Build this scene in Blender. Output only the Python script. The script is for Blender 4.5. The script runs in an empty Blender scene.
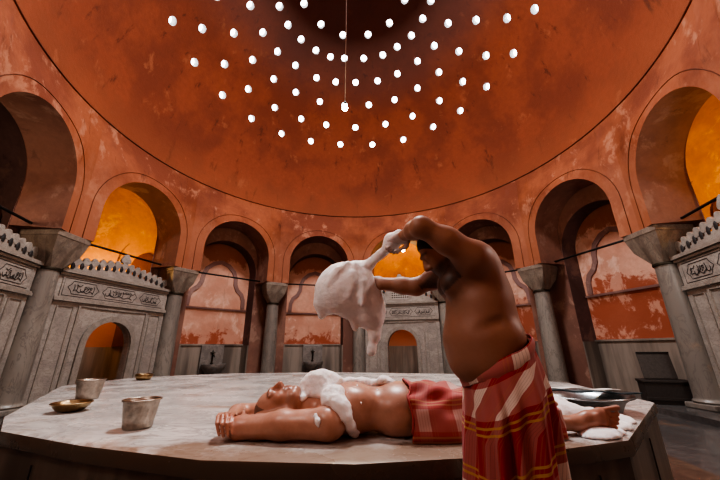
import bpy, bmesh, math, random
import numpy as np
from mathutils import Vector, Matrix
random.seed(7)
rng = np.random.default_rng(7)
PI = math.pi
S = bpy.context.scene
COL = S.collection

# ---------------------------------------------------------------- camera
F_PX, PITCH, ROLL, CZ = 315.0, math.radians(19.0), math.radians(0.44), 1.1
cd = bpy.data.cameras.new('camera')
cd.sensor_width = 36.0
cd.lens = F_PX * 36.0 / 720.0
cd.clip_start = 0.05
cam = bpy.data.objects.new('camera', cd)
COL.objects.link(cam)
fw = Vector((0, math.cos(PITCH), math.sin(PITCH)))
up0 = Vector((0, -math.sin(PITCH), math.cos(PITCH)))
rt0 = Vector((1, 0, 0))
cx_ = rt0 * math.cos(ROLL) - up0 * math.sin(ROLL)
cy_ = rt0 * math.sin(ROLL) + up0 * math.cos(ROLL)
m = Matrix((cx_, cy_, -fw)).transposed().to_4x4()
m.translation = Vector((0, 0, CZ))
cam.matrix_world = m
S.camera = cam

def ray(x, y):
    return np.array(fw + cx_ * ((x - 360) / F_PX) + cy_ * ((240 - y) / F_PX))

def at(x, y, Y):
    """survey helper: the point of the room at depth Y seen at photo position x, y"""
    r = ray(x, y)
    return r * (Y / r[1]) + np.array([0, 0, CZ])

def onz(x, y, z):
    r = ray(x, y)
    return r * ((z - CZ) / r[2]) + np.array([0, 0, CZ])

# ---------------------------------------------------------------- object helpers
def tag(o, label=None, cat=None, group=None, kind=None):
    if label: o['label'] = label
    if cat: o['category'] = cat
    if group: o['group'] = group
    if kind: o['kind'] = kind
    return o

def empty(name, loc=(0, 0, 0), rz=0.0):
    o = bpy.data.objects.new(name, None)
    COL.objects.link(o)
    o.location = loc
    o.rotation_euler = (0, 0, rz)
    o.empty_display_size = 0.1
    return o

def mesh_obj(name, verts, faces, mat, parent=None, smooth=False, uvs=None, cols=None, inv=True):
    me = bpy.data.meshes.new(name)
    me.from_pydata([tuple(v) for v in verts], [], [tuple(f) for f in faces])
    me.update()
    if uvs is not None:
        ul = me.uv_layers.new(name='UVMap')
        li = np.empty(len(me.loops), dtype=np.int32)
        me.loops.foreach_get('vertex_index', li)
        ul.data.foreach_set('uv', np.asarray(uvs, dtype=np.float32)[li].ravel())
    if cols is not None:
        ca = me.color_attributes.new(name='Col', type='FLOAT_COLOR', domain='POINT')
        c4 = np.ones((len(verts), 4), dtype=np.float32)
        c4[:, :3] = cols
        ca.data.foreach_set('color', c4.ravel())
    if smooth:
        me.polygons.foreach_set('use_smooth', [True] * len(me.polygons))
    me.materials.append(mat)
    o = bpy.data.objects.new(name, me)
    COL.objects.link(o)
    if parent: o.parent = parent
    return o

class MB:
    """collects shapes into one mesh"""
    def __init__(s): s.v = []; s.f = []
    def add(s, v, f):
        n = len(s.v)
        s.v += [tuple(p) for p in v]
        s.f += [tuple(i + n for i in q) for q in f]
        return s
    def box(s, c, d, rot=None):
        c = np.array(c, float); h = np.array(d, float) / 2
        P = [np.array([x, y, z]) * h for x in (-1, 1) for y in (-1, 1) for z in (-1, 1)]
        if rot is not None: P = [np.array(rot) @ p for p in P]
        s.add([c + p for p in P], [(0, 1, 3, 2), (4, 6, 7, 5), (0, 4, 5, 1), (2, 3, 7, 6), (0, 2, 6, 4), (1, 5, 7, 3)])
        return s
    def lathe(s, prof, c=(0, 0, 0), n=28, caps=True):
        c = np.array(c, float); V = []; Fc = []
        for r, z in prof:
            for k in range(n):
                a = 2 * PI * k / n
                V.append(c + [r * math.cos(a), r * math.sin(a), z])
        for i in range(len(prof) - 1):
            for k in range(n):
                k2 = (k + 1) % n
                Fc.append((i * n + k, i * n + k2, (i + 1) * n + k2, (i + 1) * n + k))
        if caps:
            Fc.append(tuple(range(n))[::-1]); Fc.append(tuple((len(prof) - 1) * n + k for k in range(n)))
        return s.add(V, Fc)
    def tube(s, pts, r, n=8, closed=False, caps=True, flat=None):
        pts = [np.array(p, float) for p in pts]; V = []; Fc = []; m_ = len(pts)
        rr = r if hasattr(r, '__len__') else [r] * m_
        prev = None
        for i, p in enumerate(pts):
            a = pts[(i - 1) % m_] if (closed or i > 0) else p
            b = pts[(i + 1) % m_] if (closed or i < m_ - 1) else p
            t = b - a; t = t / (np.linalg.norm(t) + 1e-9)
            ref = np.array([0, 0, 1.]) if prev is None else prev
            if prev is None and abs(t[2]) > .9: ref = np.array([1., 0, 0])
            x = ref - t * (ref @ t); x /= np.linalg.norm(x) + 1e-9
            prev = x
            y = np.cross(t, x)
            for k in range(n):
                a_ = 2 * PI * k / n
                V.append(p + rr[i] * (x * math.cos(a_) + y * math.sin(a_)))
        for i in range(m_ if closed else m_ - 1):
            i2 = (i + 1) % m_
            for k in range(n):
                k2 = (k + 1) % n
                Fc.append((i * n + k, i * n + k2, i2 * n + k2, i2 * n + k))
        if caps and not closed:
            Fc.append(tuple(range(n))[::-1]); Fc.append(tuple((m_ - 1) * n + k for k in range(n)))
        return s.add(V, Fc)
    def xf(s, fn):
        s.v = [tuple(fn(p)) for p in s.v]; return s
    def build(s, name, mat, parent=None, smooth=False):
        return mesh_obj(name, s.v, s.f, mat, parent, smooth)

def auto_smooth(o, ang=40):
    me = o.data
    me.polygons.foreach_set('use_smooth', [True] * len(me.polygons))
    me.set_sharp_from_angle(angle=math.radians(ang))
    return o

def bevel(o, w, seg=2):
    b = o.modifiers.new('bevel', 'BEVEL'); b.width = w; b.segments = seg; b.limit_method = 'ANGLE'
    return o

# ---------------------------------------------------------------- materials
class NT:
    def __init__(s, name):
        s.m = bpy.data.materials.new(name); s.m.use_nodes = True
        s.t = s.m.node_tree; s.b = s.t.nodes['Principled BSDF']
        s.pos = s.t.nodes.new('ShaderNodeNewGeometry').outputs['Position']
    def n(s, typ, **kw):
        nd = s.t.nodes.new(typ)
        for k, v in kw.items(): setattr(nd, k, v)
        return nd
    def link(s, a, b): s.t.links.new(a, b)
    def val(s, x, sock):
        if hasattr(x, 'links'): s.link(x, sock)
        else: sock.default_value = x
    def mapping(s, vec, scale=(1, 1, 1), rot=(0, 0, 0), loc=(0, 0, 0)):
        mp = s.n('ShaderNodeMapping')
        s.link(vec, mp.inputs[0]); mp.inputs['Scale'].default_value = scale
        mp.inputs['Rotation'].default_value = rot; mp.inputs['Location'].default_value = loc
        return mp.outputs[0]
    def noise(s, vec, scale, detail=5, rough=.6, dist=0.0):
        nd = s.n('ShaderNodeTexNoise')
        s.link(vec, nd.inputs['Vector'])
        nd.inputs['Scale'].default_value = scale; nd.inputs['Detail'].default_value = detail
        nd.inputs['Roughness'].default_value = rough; nd.inputs['Distortion'].default_value = dist
        return nd.outputs[0]
    def ramp(s, fac, stops, interp='LINEAR'):
        r = s.n('ShaderNodeValToRGB'); s.link(fac, r.inputs[0])
        cr = r.color_ramp; cr.interpolation = interp
        while len(cr.elements) > 1: cr.elements.remove(cr.elements[-1])
        for i, (p, c) in enumerate(stops):
            e = cr.elements[0] if i == 0 else cr.elements.new(p)
            e.position = p
            e.color = (c, c, c, 1) if not hasattr(c, '__len__') else (*c, 1)
        return r.outputs[0]
    def mix(s, fac, a, b, blend='MIX'):
        x = s.n('ShaderNodeMix', data_type='RGBA', blend_type=blend)
        s.val(fac, x.inputs[0])
        for v, i in ((a, 6), (b, 7)):
            if hasattr(v, 'links'): s.link(v, x.inputs[i])
            else: x.inputs[i].default_value = (*v, 1)
        return x.outputs[2]
    def math(s, op, a, b=0.0, c=None, clamp=False):
        x = s.n('ShaderNodeMath', operation=op, use_clamp=clamp)
        s.val(a, x.inputs[0]); s.val(b, x.inputs[1])
        if c is not None: s.val(c, x.inputs[2])
        return x.outputs[0]
    def sep(s, vec):
        x = s.n('ShaderNodeSeparateXYZ'); s.link(vec, x.inputs[0]); return x.outputs
    def smooth(s, v, lo, hi, a=0.0, b=1.0):
        x = s.n('ShaderNodeMapRange', interpolation_type='SMOOTHSTEP')
        s.val(v, x.inputs[0])
        for i, q in enumerate((lo, hi, a, b)): x.inputs[i + 1].default_value = q
        return x.outputs[0]
    def bump(s, h, strength=.3, dist=.02):
        b = s.n('ShaderNodeBump'); b.inputs['Strength'].default_value = strength; b.inputs['Distance'].default_value = dist
        s.link(h, b.inputs['Height']); s.link(b.outputs[0], s.b.inputs['Normal'])
    def out(s, color=None, rough=.6, metal=0.0, spec=None):
        if color is not None:
            if hasattr(color, 'links'): s.link(color, s.b.inputs['Base Color'])
            else: s.b.inputs['Base Color'].default_value = (*color, 1)
        s.val(rough, s.b.inputs['Roughness']); s.b.inputs['Metallic'].default_value = metal
        if spec is not None: s.b.inputs['Specular IOR Level'].default_value = spec
        return s.m

def plaster(name, base, dark, pale, pale_lo=.56, zmask=None, streak=.5):
    t = NT(name)
    big = t.noise(t.pos, .55, 7, .62)
    c = t.mix(t.smooth(big, .40, .60), dark, base)
    mid = t.noise(t.mapping(t.pos, (1, 1, .75), loc=(3, 1, 7)), 1.5, 9, .68, .3)
    c = t.mix(t.smooth(mid, pale_lo, pale_lo + .09, 0, .75), c, pale)
    st = t.noise(t.mapping(t.pos, (2.6, 2.6, .55), rot=(.25, .2, 0)), 1.2, 7, .7)
    c = t.mix(t.smooth(st, .58, .72, 0, streak), c, tuple(x * .38 for x in dark))
    fl = t.noise(t.pos, 7, 6, .7)
    c = t.mix(t.smooth(fl, .3, .7, 0, .3), c, tuple(x * .6 for x in base))
    if zmask: c = zmask(t, c, mid, big)
    t.bump(t.noise(t.pos, 9, 8, .7), .25, .03)
    return t.out(c, .75, spec=.25)

M = {}
def _dome(t, c, mid, big):
    z = t.sep(t.pos)[2]
    c = t.mix(t.smooth(z, 10.4, 12.6, 0, .75), c, (.11, .066, .058))       # greyer, darker crown
    n = t.noise(t.pos, 2.2, 8, .7)
    lo = t.smooth(t.math('ADD', z, t.math('MULTIPLY', n, 1.6)), 8.9, 7.2)
    return t.mix(t.math('MULTIPLY', lo, .35), c, (.34, .105, .045))       # paler washed plaster low down
M['dome'] = plaster('dome_plaster', (.245, .060, .026), (.175, .042, .020), (.32, .105, .05), .6, _dome, .85)
def _wall(t, c, mid, big):
    z = t.sep(t.pos)[2]
    n = t.noise(t.mapping(t.pos, (1, 1, .6)), 2.2, 9, .7)
    low = t.smooth(t.math('ADD', z, t.math('MULTIPLY', n, 2.4)), 6.9, 5.6)
    return t.mix(t.math('MULTIPLY', low, .5), c, (.41, .175, .105))
M['wall'] = plaster('arcade_plaster', (.32, .098, .045), (.19, .050, .025), (.45, .20, .12), .54, _wall, .8)
M['soffit'] = plaster('soffit_plaster', (.33, .17, .125), (.22, .11, .085), (.42, .26, .20), .54)
M['vault'] = plaster('vault_plaster', (.19, .11, .10), (.12, .07, .065), (.26, .15, .12), .56)
def niche(name, red_top, pale_amt):
    def zm(t, c, mid, big):
        z = t.sep(t.pos)[2]
        n = t.noise(t.mapping(t.pos, (1, 1, 1), loc=(5, 2, 1)), 1.7, 9, .72, .4)
        m_ = t.smooth(t.math('ADD', z, t.math('MULTIPLY', n, 2.2)), red_top + 1.15, red_top + .95)
        c = t.mix(t.math('MULTIPLY', m_, .9), c, (.36, .085, .042))
        c = t.mix(t.math('MULTIPLY', m_, t.smooth(mid, .50, .56, 0, .75)), c, (.66, .36, .26))
        top = t.smooth(t.math('ADD', z, t.math('MULTIPLY', n, 1.6)), 5.0, 5.2)
        return t.mix(t.math('MULTIPLY', top, .8), c, (.28, .085, .045))
    return plaster(name, (.74, .42, .31), (.60, .29, .20), (.80, .52, .41), pale_amt, zm, .4)
M['niche'] = niche('niche_plaster', 1.65, .56)
M['niche_red'] = niche('red_niche_plaster', 2.9, .5)
def _gold(t, c, mid, big):
    z = t.sep(t.pos)[2]
    return t.mix(t.smooth(z, 3.0, 2.2), c, (.50, .22, .14))
M['gold'] = plaster('ochre_plaster', (.66, .34, .07), (.46, .20, .04), (.76, .50, .18), .55, _gold, .4)
M['brown'] = plaster('brown_plaster', (.20, .07, .035), (.14, .05, .025), (.26, .1, .05), .6)
M['band'] = plaster('mauve_band', (.33, .19, .17), (.25, .14, .12), (.42, .27, .23), .55)
M['cornice'] = plaster('cornice_plaster', (.17, .05, .025), (.11, .035, .018), (.22, .075, .04), .6)

def marble(name, light, grey, vein, scale=1.0, stretch=(1, 1, 1), rough=.35, stain=None, stain_lo=.6):
    t = NT(name)
    p = t.mapping(t.pos, stretch, rot=(0, 0, .3))
    a = t.noise(p, 1.1 * scale, 8, .6, 1.2)
    c = t.mix(t.smooth(a, .38, .62), light, grey)
    b = t.noise(p, 2.3 * scale, 9, .62, 2.2)
    v = t.math('ABSOLUTE', t.math('SUBTRACT', b, .5))
    c = t.mix(t.smooth(v, .035, .0, 0, .7), c, vein)
    if stain:
        s_ = t.noise(t.mapping(t.pos, (1, 1, 1), loc=(2, 9, 4)), .9, 8, .65, .5)
        c = t.mix(t.smooth(s_, stain_lo, stain_lo + .14, 0, .8), c, stain)
    t.bump(t.noise(t.pos, 14, 6, .6), .08, .01)
    return t, c, rough
def fin(tr): return tr[0].out(tr[1], tr[2])
M['column'] = fin(marble('grey_column_marble', (0.294, 0.264, 0.230), (0.211, 0.186, 0.164), (0.153, 0.135, 0.122), 1.4, (1, 1, .35), .4, (.34, .24, .17), .6))
M['capital'] = fin(marble('capital_marble', (0.281, 0.230, 0.186), (0.204, 0.159, 0.128), (0.140, 0.114, 0.096), 3, (1, 1, .6), .5, (.3, .19, .12), .55))
M['portal'] = fin(marble('portal_marble', (0.404, 0.357, 0.318), (0.307, 0.271, 0.244), (0.203, 0.183, 0.167), 1.6, (1, 1, 1.5), .4, (.42, .32, .25), .62))
M['portal_frame'] = fin(marble('portal_frame_marble', (0.350, 0.306, 0.267), (0.273, 0.238, 0.208), (0.190, 0.168, 0.153), 2.5, (1, 1, 1), .4))
M['floor'] = fin(marble('floor_marble', (0.120, 0.112, 0.108), (0.080, 0.074, 0.072), (0.052, 0.048, 0.048), .9, (1, 1, 1), .22, (.2, .12, .08), .58))
M['floor_dark'] = fin(marble('dark_floor_marble', (.14, .09, .065), (.09, .06, .045), (.05, .035, .03), 1.3, (1, 1, 1), .2))
def slab_mat():
    t = NT('slab_marble')
    p = t.mapping(t.pos, (.55, 1.4, 1), rot=(0, 0, -.25))
    a = t.noise(p, 1.2, 9, .62, 1.4)
    c = t.mix(t.smooth(a, .36, .64), (.62, .585, .56), (.43, .41, .395))
    b = t.noise(p, 2.6, 9, .65, 2.6)
    v = t.math('ABSOLUTE', t.math('SUBTRACT', b, .5))
    c = t.mix(t.smooth(v, .04, .0, 0, .6), c, (.25, .23, .225))
    s_ = t.noise(t.mapping(t.pos, (.8, 1.5, 1), loc=(2, 9, 4)), 1.5, 8, .68, .6)
    c = t.mix(t.smooth(s_, .56, .70, 0, .8), c, (.27, .16, .09))
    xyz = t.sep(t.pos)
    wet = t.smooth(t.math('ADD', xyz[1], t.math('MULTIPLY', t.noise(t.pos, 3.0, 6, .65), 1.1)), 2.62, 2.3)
    c = t.mix(t.math('MULTIPLY', wet, .8), c, (.20, .12, .07))  # brown wet strip at the front edge, its shade painted in too
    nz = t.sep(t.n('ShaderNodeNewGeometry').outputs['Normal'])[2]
    c = t.mix(t.smooth(nz, .75, .4), c, (.085, .058, .04))  # upright edge brown like the sides, darkened further for light from above
    t.bump(t.noise(t.pos, 7, 6, .6), .06, .01)
    r = t.smooth(t.noise(t.pos, 2, 5, .6), .35, .65, .16, .36)
    return t.out(c, r)
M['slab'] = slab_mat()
def grain(name, c1, c2, c3, sx=9.0, rough=.4, rotz=0.0):
    t = NT(name)
    p = t.mapping(t.pos, (sx, sx, .5))
    a = t.noise(p, 1.0, 6, .6, .35)
    c = t.mix(t.smooth(a, .35, .65), c1, c2)
    b = t.noise(t.mapping(t.pos, (sx * .35, sx * .35, .2)), 1.0, 3, .5)
    c = t.mix(t.smooth(b, .52, .64, 0, .8), c, c3)
    return t.out(c, rough)
M['wainscot'] = grain('wainscot_marble', (0.325, 0.269, 0.226), (0.221, 0.181, 0.152), (0.117, 0.095, 0.081), 5)
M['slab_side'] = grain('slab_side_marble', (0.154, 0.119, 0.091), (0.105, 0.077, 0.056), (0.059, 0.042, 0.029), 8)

def simple(name, c, rough=.5, metal=0.0, bump=None):
    t = NT(name)
    n = t.noise(t.pos, 30, 5, .6)
    col = t.mix(t.smooth(n, .3, .7), c, tuple(x * .7 for x in c))
    if bump: t.bump(t.noise(t.pos, bump, 4, .6), .25, .01)
    return t.out(col, rough, metal)
M['iron'] = simple('black_iron', (.02, .015, .012), .6, .3)
M['bronze'] = simple('dark_bronze', (.06, .05, .035), .5, .6)
M['tin'] = simple('tinned_copper', (.50, .44, .38), .34, 1.0, 45)
M['brass'] = simple('worn_brass', (.42, .30, .17), .3, 1.0, 45)
M['steel'] = simple('dull_steel', (.40, .42, .43), .3, 1.0)
M['teal'] = simple('dark_teal_cloth', (.01, .035, .045), .5)
M['whitecloth'] = simple('white_cloth', (.75, .73, .7), .8)
M['ink'] = simple('black_inscription', (.035, .03, .03), .6)
M['stone_dark'] = simple('dark_stone', (.055, .045, .04), .5)
M['board'] = simple('grey_board', (.085, .068, .058), .55)
M['cord'] = simple('pale_cord', (.55, .48, .42), .6)
M['basin'] = fin(marble('basin_marble', (.28, .25, .23), (.2, .18, .165), (.12, .11, .1), 4))
M['hole'] = simple('whitewashed_tube', (.46, .46, .46), .8)

def pierced():
    t = NT('pierced_marble')
    x = t.sep(t.n('ShaderNodeTexCoord').outputs['Object'])
    a = t.math('ABSOLUTE', t.math('SINE', t.math('MULTIPLY', x[0], 36.0))); b_ = t.math('ABSOLUTE', t.math('SINE', t.math('MULTIPLY', x[2], 36.0)))
    return t.out(t.mix(t.smooth(t.math('MULTIPLY', a, b_), .42, .5), (.46, .42, .38), (.03, .02, .015)), .5)
M['pierced'] = pierced()

def emit(name, c, s):
    t = NT(name)
    e = t.b
    e.inputs['Base Color'].default_value = (.8, .8, .8, 1)
    e.inputs['Emission Color'].default_value = (*c, 1); e.inputs['Emission Strength'].default_value = s
    return t.m
M['glass'] = emit('daylit_glass', (.90, .96, 1.0), 9.0)
M['bulb'] = emit('lit_bulb', (1.0, .78, .45), 140.0)
M['lampglass'] = emit('lit_lamp', (1.0, .72, .35), 60.0)

def skin(name, rough=.4):
    t = NT(name)
    a = t.n('ShaderNodeAttribute'); a.attribute_name = 'Col'
    n = t.noise(t.pos, 28, 5, .6)
    c = t.mix(t.smooth(n, .3, .7, 0, .25), a.outputs['Color'], (.30, .12, .075))
    t.b.inputs['Subsurface Weight'].default_value = .10
    t.b.inputs['Subsurface Radius'].default_value = (.02, .008, .004)
    t.b.inputs['Subsurface Scale'].default_value = .6
    t.bump(t.noise(t.pos, 90, 4, .6), .12, .004)
    return t.out(c, rough)
M['skin'] = skin('skin', .52)
M['skin_wet'] = skin('wet_skin', .36)
M['hair'] = simple('dark_hair', (.018, .011, .008), .6, 0, 160)
M['hair_grey'] = simple('thin_grey_hair', (.20, .11, .08), .6, 0, 160)
def foam_mat():
    t = NT('soap_foam')
    n = t.noise(t.pos, 70, 6, .7)
    c = t.mix(t.smooth(n, .3, .7), (.94, .91, .91), (.88, .84, .84))
    t.b.inputs['Subsurface Weight'].default_value = .35
    t.b.inputs['Subsurface Radius'].default_value = (.05, .04, .035)
    t.b.inputs['Subsurface Scale'].default_value = .5
    t.bump(t.noise(t.pos, 75, 7, .75), .5, .012)
    return t.out(c, .45)
M['foam'] = foam_mat()

def plaid(name, red, white, yellow, dark, fade=0.0):
    t = NT(name)
    uv = t.n('ShaderNodeUVMap').outputs[0]
    x = t.sep(uv)
    def bands(co, per, ph):
        f = t.math('FRACT', t.math('ADD', t.math('DIVIDE', co, per), ph))
        wide = t.ramp(f, [(0, 0), (.52, 1), (.84, 0)], 'CONSTANT')
        yel = t.ramp(f, [(0, 0), (.36, 1), (.385, 0), (.425, 1), (.45, 0), (.90, 1), (.925, 0), (.965, 1), (.99, 0)], 'CONSTANT')
        lin = t.ramp(f, [(0, 0), (.57, 1), (.578, 0), (.64, 1), (.648, 0), (.71, 1), (.718, 0), (.78, 1), (.788, 0)], 'CONSTANT')
        return wide, yel, lin
    wu, yu, lu = bands(x[0], .20, .30)
    wv, yv, lv = bands(x[1], .33, .36)
    both = t.math('MULTIPLY', wu, wv)
    one = t.math('SUBTRACT', t.math('MAXIMUM', wu, wv), both)
    c = t.mix(t.math('MULTIPLY', one, .17), red, white)
    c = t.mix(t.math('MULTIPLY', both, .9), c, white)
    c = t.mix(t.math('MULTIPLY', lu, .45), c, dark)
    c = t.mix(t.math('MULTIPLY', yv, .75), c, yellow)
    c = t.mix(t.math('MULTIPLY', yu, .12), c, yellow)
    if fade: c = t.mix(fade, c, (.62, .25, .22))
    wv_ = t.noise(t.mapping(uv, (1, 1, 1)), 260, 2, .5)
    t.bump(wv_, .2, .003)
    t.b.inputs['Sheen Weight'].default_value = .15
    return t.out(c, .8)
M['plaid'] = plaid('red_plaid_cotton', (.36, .012, .014), (.78, .66, .58), (.56, .34, .07), (.10, .008, .01))
M['plaid_wet'] = plaid('wet_red_plaid_cotton', (.36, .03, .03), (.60, .42, .38), (.48, .26, .13), (.16, .02, .02), .18)

# ---------------------------------------------------------------- implicit surfaces (bodies and foam)
def hash3(i, j, k, seed):
    n = (i * 374761393 + j * 668265263 + k * 2147483647 + seed * 974711) & 0x7fffffff
    n = ((n ^ (n >> 13)) * 1274126177) & 0x7fffffff
    return (n ^ (n >> 16)) / 0x7fffffff
def vnoise(P, scale, seed=1):
    q = P * scale; i = np.floor(q).astype(np.int64); f = q - i; f = f * f * (3 - 2 * f)
    r = 0
    for dx in (0, 1):
        for dy in (0, 1):
            for dz in (0, 1):
                w = (f[..., 0] if dx else 1 - f[..., 0]) * (f[..., 1] if dy else 1 - f[..., 1]) * (f[..., 2] if dz else 1 - f[..., 2])
                r = r + w * hash3(i[..., 0] + dx, i[..., 1] + dy, i[..., 2] + dz, seed)
    return r * 2 - 1

class SDF:
    def __init__(s, lo, hi, h):
        s.lo = np.array(lo, float); s.h = h
        s.n = np.ceil((np.array(hi) - s.lo) / h).astype(int) + 1
        s.d = np.full(s.n, 9.0, dtype=np.float32)
    def _win(s, lo, hi):
        a = np.clip(np.floor((np.array(lo) - s.lo) / s.h).astype(int), 0, s.n - 1)
        b = np.clip(np.ceil((np.array(hi) - s.lo) / s.h).astype(int) + 1, 1, s.n)
        sl = tuple(slice(x, y) for x, y in zip(a, b))
        g = [s.lo[i] + s.h * np.arange(a[i], b[i]) for i in range(3)]
        return sl, np.stack(np.meshgrid(*g, indexing='ij'), -1)
    def _mrg(s, sl, e, k, sub):
        d = s.d[sl]
        if sub:
            e = -e; h = np.clip(.5 - .5 * (d - e) / k, 0, 1); s.d[sl] = d + (e - d) * h + k * h * (1 - h)
        else:
            h = np.clip(.5 + .5 * (d - e) / k, 0, 1); s.d[sl] = d + (e - d) * h - k * h * (1 - h)
    def cap(s, a, b, ra, rb=None, k=.03, sub=False):
        a = np.array(a, float); b = np.array(b, float); rb = ra if rb is None else rb
        mg = max(ra, rb) + k + 3 * s.h
        sl, P = s._win(np.minimum(a, b) - mg, np.maximum(a, b) + mg)
        if P.size == 0: return s
        ba = b - a; t = np.clip(((P - a) @ ba) / (ba @ ba + 1e-12), 0, 1)
        e = np.linalg.norm(P - a - t[..., None] * ba, axis=-1) - (ra + (rb - ra) * t)
        s._mrg(sl, e, k, sub); return s
    def ell(s, c, r, R=None, k=.03, sub=False):
        c = np.array(c, float); r = np.array(r, float); mg = r.max() + k + 3 * s.h
        sl, P = s._win(c - mg, c + mg)
        if P.size == 0: return s
        q = P - c
        if R is not None: q = q @ np.array(R)        # columns of R are the local axes
        k0 = np.linalg.norm(q / r, axis=-1); k1 = np.linalg.norm(q / (r * r), axis=-1)
        s._mrg(sl, k0 * (k0 - 1) / (k1 + 1e-6), k, sub); return s
    def chain(s, pts, rad, k=.03):
        for i in range(len(pts) - 1): s.cap(pts[i], pts[i + 1], rad[i], rad[i + 1], k)
        return s
    def roughen(s, amp, scale, seed=1):
        msk = np.abs(s.d) < amp * 3 + .03
        idx = np.argwhere(msk); P = s.lo + idx * s.h
        s.d[msk] += (amp * (vnoise(P, scale, seed) + .5 * vnoise(P, scale * 2.1, seed + 1) + .25 * vnoise(P, scale * 4.3, seed + 2))).astype(np.float32)
        return s
    def floor_at(s, z):
        zz = s.lo[2] + s.h * np.arange(s.n[2]); s.d = np.maximum(s.d, (z - zz)[None, None, :].astype(np.float32)); return s
    def value(s, p):
        i = np.clip(((np.array(p) - s.lo) / s.h).round().astype(int), 0, s.n - 1); return s.d[tuple(i)]
    def hit(s, o, r, t0=.8, t1=3.6):
        """first surface point along a line of sight"""
        r = np.array(r) / np.linalg.norm(r)
        for t in np.arange(t0, t1, .004):
            p = o + r * t
            if np.all(p > s.lo) and np.all(p < s.lo + s.h * (s.n - 1)) and s.value(p) <= 0: return p
        return None
    def grad(s, p):
        e = s.h * 1.5
        g = np.array([s.value(p + np.eye(3)[i] * e) - s.value(p - np.eye(3)[i] * e) for i in range(3)]); return g / (np.linalg.norm(g) + 1e-9)
    def surf(s):
        d = s.d; inside = d < 0; nx, ny, nz = d.shape
        acc = np.zeros((nx - 1, ny - 1, nz - 1, 3), np.float32); cnt = np.zeros((nx - 1, ny - 1, nz - 1), np.float32)
        cs = [(i, j, k) for i in (0, 1) for j in (0, 1) for k in (0, 1)]
        sub = lambda A, c: A[c[0]:nx - 1 + c[0], c[1]:ny - 1 + c[1], c[2]:nz - 1 + c[2]]
        for a in cs:
            for ax in range(3):
                if a[ax]: continue
                b = list(a); b[ax] = 1
                da, db = sub(d, a), sub(d, b); cr = (da < 0) != (db < 0)
                t = np.where(cr, da / np.where(cr, da - db, 1), 0)
                cnt += cr
                for q in range(3): acc[..., q] += np.where(cr, a[q] + (t if q == ax else 0), 0)
        on = cnt > 0
        ids = np.full(on.shape, -1, np.int64); ids[on] = np.arange(on.sum())
        cell = np.argwhere(on)
        V = s.lo + s.h * (cell + acc[on] / cnt[on][:, None])
        Fs = []
        for ax in range(3):
            o1, o2 = [(1, 2), (2, 0), (0, 1)][ax]
            sl0 = [slice(None)] * 3; sl1 = [slice(None)] * 3
            sl0[ax] = slice(0, d.shape[ax] - 1); sl1[ax] = slice(1, d.shape[ax])
            A = inside[tuple(sl0)]; B = inside[tuple(sl1)]
            for cr, flip in ((A & ~B, False), (~A & B, True)):
                idx = np.argwhere(cr)
                ok = (idx[:, o1] > 0) & (idx[:, o2] > 0) & (idx[:, o1] < d.shape[o1] - 1) & (idx[:, o2] < d.shape[o2] - 1)
                idx = idx[ok]
                def gi(da, db):
                    q = idx.copy(); q[:, o1] += da; q[:, o2] += db; return ids[q[:, 0], q[:, 1], q[:, 2]]
                f = np.stack([gi(-1, -1), gi(0, -1), gi(0, 0), gi(-1, 0)], 1)
                if flip: f = f[:, ::-1]
                Fs.append(f)
        Fq = np.concatenate(Fs); Fq = Fq[(Fq >= 0).all(1)]
        return V, Fq
    def mesh(s, name, mat, parent=None, colfn=None, it=2):
        V, Fq = s.surf()
        for _ in range(it):                               # light fairing
            acc = np.zeros_like(V); c = np.zeros(len(V))
            for i in range(4):
                a, b = Fq[:, i], Fq[:, (i + 1) % 4]
                np.add.at(acc, a, V[b]); np.add.at(c, a, 1); np.add.at(acc, b, V[a]); np.add.at(c, b, 1)
            V = V * .45 + .55 * acc / np.maximum(c, 1)[:, None]
        return mesh_obj(name, V, Fq, mat, parent, True, cols=None if colfn is None else colfn(V))

# ================================================================ THE ROOM
CX, CY, R0 = -.067, 6.457, 6.53
AP = R0 * math.cos(PI / 12)                 # distance of each flat bay from the centre
HS, HC, HD, RD = 3.48, 5.62, 6.56, 6.28     # springing, arch crown, dome base, dome radius
HB = R0 * math.sin(PI / 12)                 # half a bay
BAYS = [195 - 30 * b for b in range(12)]
OPEN = {0, 1, 4, 7}                         # bays closed by a marble portal, a lit room behind

def bay_fn(deg):
    a = math.radians(deg); n = np.array([math.cos(a), math.sin(a)]); t = np.array([math.sin(a), -math.cos(a)])
    c = np.array([CX, CY])
    def fn(p):                              # u along the wall, w outward, z up
        q = c + n * (AP + p[1]) + t * p[0]
        return (q[0], q[1], p[2])
    return fn

def arch_curve(hw, spring, crown, n=24):
    st = crown - hw
    pts = [(-hw, spring), (-hw, (spring + st) / 2), (-hw, st)]
    for i in range(1, n):
        a = PI - PI * i / n
        pts.append((hw * math.cos(a), st + hw * math.sin(a)))
    pts += [(hw, st), (hw, (spring + st) / 2), (hw, spring)]
    return pts

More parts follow.
